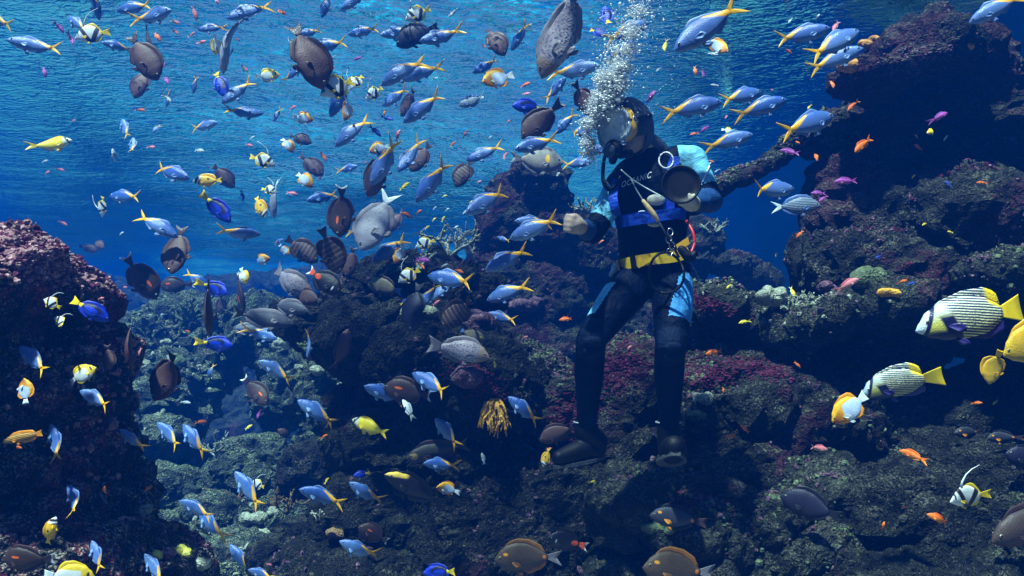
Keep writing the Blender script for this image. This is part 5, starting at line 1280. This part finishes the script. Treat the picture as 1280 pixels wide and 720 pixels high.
idx[(nm_ == 'rua') & (tn_ < .74)] = 1; idx[(nm_ == 'lua') & (tn_ < .70)] = 1
idx[(nm_ == 'cll') & (tn_ < .30)] = 1
idx[(nm_ == 'rua') & (tn_ < .45) & (fc[:, 0] > P(767, 240, 3.66).x)] = 0
idx[(nm_ == 'lfa')] = 6; idx[(nm_ == 'rfa') & (tn_ > .5)] = 6
idx[(nm_ == 'lth') & (tn_ > .02) & (tn_ < .72) & (fn[:, 0] > .34 - .90 * tn_)] = 2
idx[(nm_ == 'rth') & (tn_ > .34) & (tn_ < .80) & (fn[:, 0] < -.50 + .2 * (.8 - tn_))] = 1
for k in ('rsh', 'lsh'):
    idx[(nm_ == k) & (tn_ < .12) & (fn[:, 1] < -.35)] = 3
for k in ('rth', 'lth'):
    idx[(nm_ == k) & (tn_ > .87) & (fn[:, 1] < -.35)] = 3
idx[(nm_ == 'head') | (nm_ == 'neck')] = 4
idx[(nm_ == 'rhd')] = 4; idx[(nm_ == 'lhd')] = 5
bme.polygons.foreach_set('material_index', idx)
body = dpart('body', bme)

_btree = BVHTree.FromObject(body, bpy.context.evaluated_depsgraph_get())
def on_body(u, v, lift=0.004, fallback=3.65):
    """the point of the suit seen at a pixel"""
    d = P(u, v, 1.0).normalized()
    h = _btree.ray_cast(Vector((0, 0, 0)) - diver.location, d, 10)
    return (h[0] + diver.location - d * lift) if h[0] is not None else P(u, v, fallback)
def body_px(line, lift=0.006): return [on_body(u, v, lift) for u, v in line]

# kneepads, cuffs, boots
for k, a, b in (('r', RK, RA), ('l', LK, LA)):
    for j in (0, 1):
        c = a.lerp(b, .02 + .10 * j) + Vector((0, -.058, 0))
        dpart('knee_pad', sph(c, (.040, .018, .026), 14, 8), M_PAD)
def boot(ank, heel, ball_, toe, up, wid):
    sh = skin_union([limb([(ank + Vector((0, 0, .035)), .056), (ank, .056), (heel + Vector((0, 0, .035)), .052)]), limb([(heel, .044), (heel.lerp(ball_, .5) + Vector((0, 0, .012)), .048), (ball_, wid * .95), (toe, wid * .74)])], .006, 4)
    o = dpart('boot', sh, M_BLACK)
    d = (toe - heel).normalized(); r = d.cross(Vector((0, 0, 1))).normalized(); u = r.cross(d).normalized()
    V, F = [], []; n = 14
    for i in range(n):
        s = i / (n - 1); c = heel + (toe - heel) * (s * 1.28 - .14); wq = wid * (math.sin(math.pi * min(1, max(0, .06 + s * .90))) ** .45) * (0.92 + .12 * math.sin(s * 5))
        for (a, h) in ((-1, -.045), (1, -.045), (1, -.030), (-1, -.030)): V.append(c + r * a * wq + u * h)
    for i in range(n - 1):
        for j in range(4): F.append((i * 4 + j, i * 4 + (j + 1) % 4, i * 4 + 4 + (j + 1) % 4, i * 4 + 4 + j))
    F.append((0, 1, 2, 3)); F.append(tuple((n - 1) * 4 + j for j in (3, 2, 1, 0)))
    dpart('sole', (V, F), M_SOLE, o, False)
    cf = []
    for i in range(19):
        a = 2 * math.pi * i / 18; cf.append(ank + Vector((math.cos(a) * .058, math.sin(a) * .058, .045)))
    dpart('cuff_band', tube_path(cf, .004, 6), M_FRAME, o)
boot(RA, P(746, 562, 3.68), P(712, 568, 3.61), P(699, 572, 3.58), None, .046)
boot(LA, P(836, 570, 3.69), P(841, 563, 3.55), P(843, 558, 3.47), None, .066)

# hood: shell round the skull, open at the face and under the jaw
V, F = [], []; seg, rings = 28, 18
for i in range(rings + 1):
    a = math.pi * i / rings
    for j in range(seg):
        b = 2 * math.pi * j / seg
        V.append(H(-.016 + .112 * math.sin(a) * math.cos(b), .091 * math.sin(a) * math.sin(b), .018 + .130 * math.cos(a)))
def keep(q):
    c = sum((Vector(V[i]) for i in q), Vector()) / 4 - HEAD_C; l = HM.transposed() @ c
    return (l.x < .050 or l.z > .105) and not (l.z < -.045 and l.x > -.02)
F = [q for i in range(rings) for j in range(seg) for q in [(i * seg + j, i * seg + (j + 1) % seg, (i + 1) * seg + (j + 1) % seg, (i + 1) * seg + j)] if keep(q)]
hood = dpart('hood', (V, F), M_HOOD)
md = hood.modifiers.new('thickness', 'SOLIDIFY'); md.thickness = 0.007; md.offset = 1
dpart('hood_bib', limb([(H(-.075, 0, -.055), .060), (P(818, 190, 3.78), .066), (P(821, 203, 3.79), .075)], 18, 5), M_HOOD, hood)

# mask
def rrect(w_, h_, n=40, p=3.4):
    out = []
    for i in range(n):
        a = 2 * math.pi * i / n; ca, sa = math.cos(a), math.sin(a)
        out.append((w_ * math.copysign(abs(ca) ** (2 / p), ca), h_ * math.copysign(abs(sa) ** (2 / p), sa)))
    return out
MX, MZ = .122, .014
def mface(y, z, dx=0.0): return H(MX + dx - 2.6 * y * y, y, MZ + z)
ring = rrect(.092, .070)
mask = dpart('mask', tube_path([mface(y, z, -.004) for y, z in ring] + [mface(*ring[0], -.004)], .0125, 8), M_FRAME)
V, F = [], []
for k in range(6):
    s = k / 5
    for y, z in ring: V.append(mface(y * s, z * s))
n = len(ring)
for k in range(5):
    for j in range(n): F.append((k * n + j, k * n + (j + 1) % n, (k + 1) * n + (j + 1) % n, (k + 1) * n + j))
dpart('lens', (V, F), M_LENS, mask)
V, F = [], []
for k, (sc, dx) in enumerate(((1.06, -.012), (1.13, -.024), (1.13, -.040), (1.00, -.062))):
    for y, z in ring: V.append(H(MX + dx - 2.6 * y * y * (1 if k < 3 else .8), y * sc, MZ + z * sc))
for k in range(3):
    for j in range(n): F.append((k * n + j, k * n + (j + 1) % n, (k + 1) * n + (j + 1) % n, (k + 1) * n + j))
dpart('skirt', (V, F), M_ORANGE, mask)
for sg in (1, -1):
    dpart('strap', tube_path([H(.085, sg * .092, .02), H(.03, sg * .104, .03), H(-.05, sg * .096, .04), H(-.11, sg * .05, .045), H(-.135, 0, .045)], [.010, .009, .011, .011, .011], 8), M_BLACK, mask)
    dpart('buckle', sph(H(.060, sg * .101, .024), (.014, .007, .016), 10, 8, HM), M_CHROME, mask)
for sg in (1, -1): dpart('eye', sph(H(.083, sg * .031, .012), .013, 12, 8), EYE)

# regulator at the mouth
rc = H(.128, 0, -.082)
reg = dpart('regulator', skin_union([sph(rc, (.036, .050, .044), 18, 12, HM), limb([(rc, .026), (H(.07, 0, -.072), .022)])], .005, 3), M_BLACK)
dpart('purge_cover', sph(H(.158, 0, -.088), (.012, .036, .032), 18, 10, HM), M_HOOD, reg)
for sg in (1, -1): dpart('exhaust_tee', limb([(H(.112, sg * .02, -.115), .017), (H(.090, sg * .055, -.120), .019)], 12, 3), M_BLACK, reg)
dpart('swivel', sph(H(.118, .055, -.070), .014, 12, 8), M_CHROME, reg)
hose = catmull([H(.118, -.050, -.080), H(.10, -.10, -.11), P(754, 226, 3.60), P(762, 237, 3.60), P(774, 226, 3.62), P(786, 212, 3.74), P(800, 206, 3.88)], 8)
dpart('air_hose', tube_path(hose, .009, 8), M_BLACK, reg)

# harness: shoulder straps, chest pouch, tank on the back
def strap_on(line, wd, name, mat, parent, lift=.006, th=.004):
    pts = body_px(line, lift); V, F = [], []
    for i, p in enumerate(pts):
        d = (pts[min(i + 1, len(pts) - 1)] - pts[max(i - 1, 0)]).normalized(); vw = p.normalized(); s = d.cross(vw).normalized()
        for a, t_ in ((-1, 0), (1, 0), (1, 1), (-1, 1)): V.append(p + s * a * wd - vw * th * t_)
    for i in range(len(pts) - 1):
        for j in range(4): F.append((i * 4 + j, i * 4 + (j + 1) % 4, i * 4 + 4 + (j + 1) % 4, i * 4 + 4 + j))
    F.append((0, 1, 2, 3)); m = len(pts) - 1; F.append(tuple(m * 4 + j for j in (3, 2, 1, 0)))
    return dpart(name, (V, F), mat, parent, False)
def lerp_line(pts, n): return [tuple(c) for c in catmull(pts, n)]
har = strap_on(lerp_line([(844, 195), (840, 215), (838, 240), (836, 262)], 6), .024, 'harness', M_ROYAL, None, .012, .010)
strap_on(lerp_line([(771, 224), (766, 245), (771, 270)], 6), .020, 'shoulder_strap', M_ROYAL, har, .012, .008)
strap_on(lerp_line([(769, 279), (790, 275), (815, 271), (840, 267), (858, 268)], 6), .026, 'chest_pouch', M_ROYAL, har, .022, .020)
strap_on(lerp_line([(776, 272), (796, 268), (812, 266)], 5), .010, 'pouch_flap', M_ROYAL, har, .030, .010)
dpart('d_ring', tube_path([p + Vector((0, -.012, 0)) for p in body_px([(832 + 9 * math.cos(a) , 201 + 10 * math.sin(a)) for a in np.linspace(0, 2 * math.pi, 17)], .012)], .0035, 6), M_WHITE, har)
dpart('d_ring', tube_path([p + Vector((0, -.025, 0)) for p in body_px([(802 + 8 * math.cos(a), 272 + 7 * math.sin(a)) for a in np.linspace(0, 2 * math.pi, 17)], .012)], .003, 6), M_WHITE, har)
dpart('shoulder_pad', sph(on_body(820, 250, .02), (.042, .014, .026), 14, 8), M_TAN, har)
dpart('pocket_pad', sph(on_body(818, 280, .02), (.032, .012, .014), 14, 8), M_TAN, har)
dpart('tank', skin_union([limb([(P(825, 215, 3.96), .085), (P(822, 320, 3.97), .085)])], .01, 2), M_YELLOW, har)
dpart('pipe_trim', tube_path([p for p in body_px(lerp_line([(888, 204), (884, 215), (878, 228)], 6), .003)], .004, 6), M_WHITE, har)
dpart('collar_loop', tube_path([p + Vector((0, -.004, 0)) for p in body_px(lerp_line([(757, 226), (764, 234), (771, 230), (775, 220)], 6), .01)], .004, 6), M_WHITE, har)

# weight belt
belt = strap_on(lerp_line([(772, 332), (785, 329), (800, 326), (820, 323), (840, 321), (856, 317), (862, 314)], 5), .026, 'weight_belt', M_YELLOW, None, .012, .009)
strap_on(lerp_line([(788, 328), (795, 327)], 3), .030, 'buckle', M_BLACK, belt, .026, .010)
strap_on(lerp_line([(797, 333), (806, 327), (815, 324)], 4), .010, 'belt_tail', M_YELLOW, belt, .026, .006)
dpart('tag_plate', (lambda a, b, c, d: ([a, b, c, d, a + Vector((0, .006, 0)), b + Vector((0, .006, 0)), c + Vector((0, .006, 0)), d + Vector((0, .006, 0))], [(0, 1, 2, 3), (7, 6, 5, 4), (0, 4, 5, 1), (1, 5, 6, 2), (2, 6, 7, 3), (3, 7, 4, 0)]))(P(845, 306, 3.58), P(860, 296, 3.58), P(862, 305, 3.58), P(848, 314, 3.58)), M_ORANGE, belt, False)
dpart('side_weight', skin_union([sph(P(769, 336, 3.70), (.020, .02, .026)), sph(P(765, 343, 3.70), (.016, .018, .016))], .006, 2), M_FRAME, belt)
gp = dpart('gauge_console', skin_union([limb([(P(852, 312, 3.57), .020), (P(862, 322, 3.56), .024), (P(868, 318, 3.56), .018)])], .006, 2), M_BLACK, belt)
dpart('gauge_hose', tube_path([Vector(c) for c in catmull([P(866, 322, 3.56), P(876, 321, 3.54), P(886, 314, 3.53)], 6)], .006, 6), M_FRAME, gp)
dpart('red_hose', tube_path([Vector(c) for c in catmull([P(858, 276, 3.66), P(866, 290, 3.62), P(868, 304, 3.60), P(864, 316, 3.58)], 6)], .007, 8), M_RED, gp)
ctr = P(833, 341, 3.52)
loop = [ctr + Vector((.077 * math.cos(a) * (1 + .08 * math.sin(a)), .03 * math.sin(a * 2), .090 * math.sin(a))) for a in np.linspace(0, 2 * math.pi, 37)]
dpart('looped_hose', tube_path(loop, .0062, 8), M_BLACK, gp)

# the maker's lettering across the chest
fcv = bpy.data.curves.new('lettering', 'FONT'); fcv.body = 'OCEANIC'; fcv.size = 1.0; fcv.shear = 0.25; fcv.space_character = 1.12; fcv.resolution_u = 4
fo = bpy.data.objects.new('lettering', fcv); COL.objects.link(fo)
dg = bpy.context.evaluated_depsgraph_get(); dg.update(); tm = bpy.data.meshes.new_from_object(fo.evaluated_get(dg)); bpy.data.objects.remove(fo, do_unlink=True)
tx = [v.co.x for v in tm.vertices]; x0, x1 = min(tx), max(tx)
bmt = bmesh.new(); bmt.from_mesh(tm); bmesh.ops.triangulate(bmt, faces=bmt.faces)
for v in bmt.verts:
    s = (v.co.x - x0) / (x1 - x0); u_ = 777 + 37.5 * s; v_ = 234.5 - 13.0 * s - v.co.y * 10.5
    v.co = on_body(u_, v_, .0045)
bmt.to_mesh(tm); bmt.free()
dpart('lettering', tm, M_WHITE)

# things the diver holds or has clipped on
cupo = empty('suction_cup', CUP_C); fdir = Vector((-.10, -1, .05)).normalized()
cr_ = fdir.cross(Vector((0, 0, 1))).normalized(); cu_ = cr_.cross(fdir).normalized()
def disc_lathe(prof, seg=36):
    V, F = [], []
    for r, h in prof:
        for j in range(seg):
            a = 2 * math.pi * j / seg; V.append(cr_ * (r * math.cos(a)) + cu_ * (r * math.sin(a)) + fdir * h)
    for i in range(len(prof) - 1):
        for j in range(seg): F.append((i * seg + j, i * seg + (j + 1) % seg, (i + 1) * seg + (j + 1) % seg, (i + 1) * seg + j))
    F.append(tuple(range(seg - 1, -1, -1))); F.append(tuple(range((len(prof) - 1) * seg, len(prof) * seg)))
    return V, F
mesh_obj('rubber_cup', *disc_lathe([(.020, -.050), (.035, -.040), (.072, -.014), (.083, .002), (.083, .009), (.079, .012), (.074, .009), (.071, .004), (.050, .004), (.004, .004)]), M_BLACK, cupo)
mesh_obj('handle', *disc_lathe([(.012, -.090), (.020, -.086), (.018, -.045), (.004, -.045)], 20), M_FRAME, cupo)
tag(cupo, 'round black rubber cup held up in the diver\'s gloved hand', 'suction cup')

rodo = empty('probe_rod', P(803, 248, 3.52))
def rp(name, vf, mat): 
    o = mesh_obj(name, [Vector(v) - rodo.location for v in vf[0]], vf[1], mat, rodo); return o
rp('handle', limb([(P(804, 251, 3.53), .008), (P(810, 259, 3.52), .012), (P(817, 268, 3.51), .012), (P(822, 275, 3.51), .009)], 12, 5), M_WOOD)
rp('shaft', tube_path([P(822, 275, 3.51), P(835, 297, 3.50), P(849, 322, 3.50)], .0055, 8), M_BLACK)
rp('cord', tube_path([Vector(c) for c in catmull([P(776, 212, 3.52), P(790, 224, 3.52), P(806, 234, 3.53), P(828, 246, 3.46)], 6)], .0028, 6), M_FRAME)
rp('cord', tube_path([Vector(c) for c in catmull([P(789, 224, 3.53), P(796, 238, 3.53), P(804, 251, 3.53)], 6)], .0028, 6), M_FRAME)
for i, (u, v) in enumerate(((838, 290), (836, 299), (840, 307), (837, 315))):
    c = P(u, v, 3.51); rp('clip_link', tube_path([c + Vector((.012 * math.cos(a), .004 * math.sin(a), .017 * math.sin(a))) for a in np.linspace(0, 2 * math.pi, 13)], .003, 6), M_CHROME)
tag(rodo, 'wooden handled rod with cords and chrome clips hanging across the diver\'s chest', 'probe')
# ------------------------------------------------------------------ exhaled air
def bubbles():
    rg = random.Random(21); t = NT('air_bubbles')
    df = t.n('ShaderNodeBsdfDiffuse'); df.inputs['Color'].default_value = (0.96, 0.98, 0.99, 1)
    tl = t.n('ShaderNodeBsdfTranslucent'); tl.inputs['Color'].default_value = (0.96, 0.98, 0.99, 1)
    gl = t.n('ShaderNodeBsdfGlossy'); gl.inputs['Roughness'].default_value = 0.15
    m = t.n('ShaderNodeMixShader'); m.inputs[0].default_value = 0.12; t.t.links.new(df.outputs[0], m.inputs[1]); t.t.links.new(tl.outputs[0], m.inputs[2])
    m2 = t.n('ShaderNodeMixShader'); m2.inputs[0].default_value = 0.15; t.t.links.new(m.outputs[0], m2.inputs[1]); t.t.links.new(gl.outputs[0], m2.inputs[2])
    tp = t.n('ShaderNodeBsdfTransparent'); m3 = t.n('ShaderNodeMixShader'); m3.inputs[0].default_value = 0.08; t.t.links.new(m2.outputs[0], m3.inputs[1]); t.t.links.new(tp.outputs[0], m3.inputs[2])
    t.t.links.new(m3.outputs[0], t.out.inputs['Surface'])
    ico = bmesh.new(); bmesh.ops.create_icosphere(ico, subdivisions=2, radius=1.0)
    base = [v.co.copy() for v in ico.verts]; bf = [tuple(v.index for v in f.verts) for f in ico.faces]; ico.free()
    ico = bmesh.new(); bmesh.ops.create_icosphere(ico, subdivisions=1, radius=1.0)
    base1 = [v.co.copy() for v in ico.verts]; bf1 = [tuple(v.index for v in f.verts) for f in ico.faces]; ico.free()
    V, F = [], []
    def add(u, v, d, r, sq=1.0):
        c = P(u, v, d); o = len(V); b, f = (base, bf) if r > .0055 else (base1, bf1)
        V.extend(tuple(c + Vector((p.x * r, p.y * r, p.z * r * sq))) for p in b); F.extend(tuple(i + o for i in q) for q in f)
    path = [(741, 198), (735, 178), (738, 152), (757, 126), (772, 108), (776, 88), (772, 70), (784, 50), (792, 28), (800, 0), (806, -30)]
    cv = catmull(path, 30); n = len(cv)
    for i in range(2600):
        s = rg.random() ** 1.1; c = cv[min(n - 1, int(s * n))]; sp = 4 + 17 * s
        add(c[0] + rg.gauss(0, sp), c[1] + rg.gauss(0, 9), 3.62 + rg.gauss(0, .04 + .14 * s), abs(rg.gauss(0, .0024)) + .0013, rg.uniform(.55, 1))
    for (u, v, sp, k) in ((735, 178, 4, 600), (736, 154, 4, 900), (757, 124, 8, 3600), (767, 106, 7, 2200), (756, 97, 6, 1300), (776, 84, 5, 800), (783, 62, 4, 420), (790, 40, 5, 300), (746, 136, 6, 700), (798, 15, 5, 200)):
        for i in range(k): add(u + rg.gauss(0, sp), v + rg.gauss(0, sp * .8), 3.62 + rg.gauss(0, .04), rg.uniform(.0016, .0052), rg.uniform(.5, .9))
    for (u, v, sp, k, r0, r1) in ((757, 124, 8, 170, .006, .017), (767, 106, 6, 110, .006, .015), (756, 98, 5, 60, .006, .013), (776, 84, 4, 46, .005, .012), (783, 62, 4, 30, .005, .011), (790, 38, 5, 26, .005, .010), (736, 155, 4, 60, .005, .012), (735, 178, 3, 40, .005, .010), (746, 138, 5, 60, .006, .013), (799, 12, 6, 20, .004, .009)):
        for i in range(int(k * 2.2)): add(u + rg.gauss(0, sp), v + rg.gauss(0, sp * .8), 3.57 + rg.gauss(0, .03), rg.uniform(r0, r1) * .58, rg.uniform(.40, .75))
    for i in range(260): add(rg.uniform(740, 850), rg.uniform(-10, 150), 3.5 + rg.gauss(0, .25), rg.uniform(.0010, .0028))
    for i in range(9):
        u, v = rg.uniform(752, 792), rg.uniform(60, 150); add(u, v, 3.46, rg.uniform(.007, .012), .5)
    me = bpy.data.meshes.new('bubbles'); me.from_pydata(V, [], F); me.polygons.foreach_set('use_smooth', [True] * len(me.polygons)); me.materials.append(t.m)
    o = link(bpy.data.objects.new('bubbles', me)); tag(o, 'white stream of air bubbles rising from the diver\'s mask', 'bubbles', kind='stuff')
bubbles()
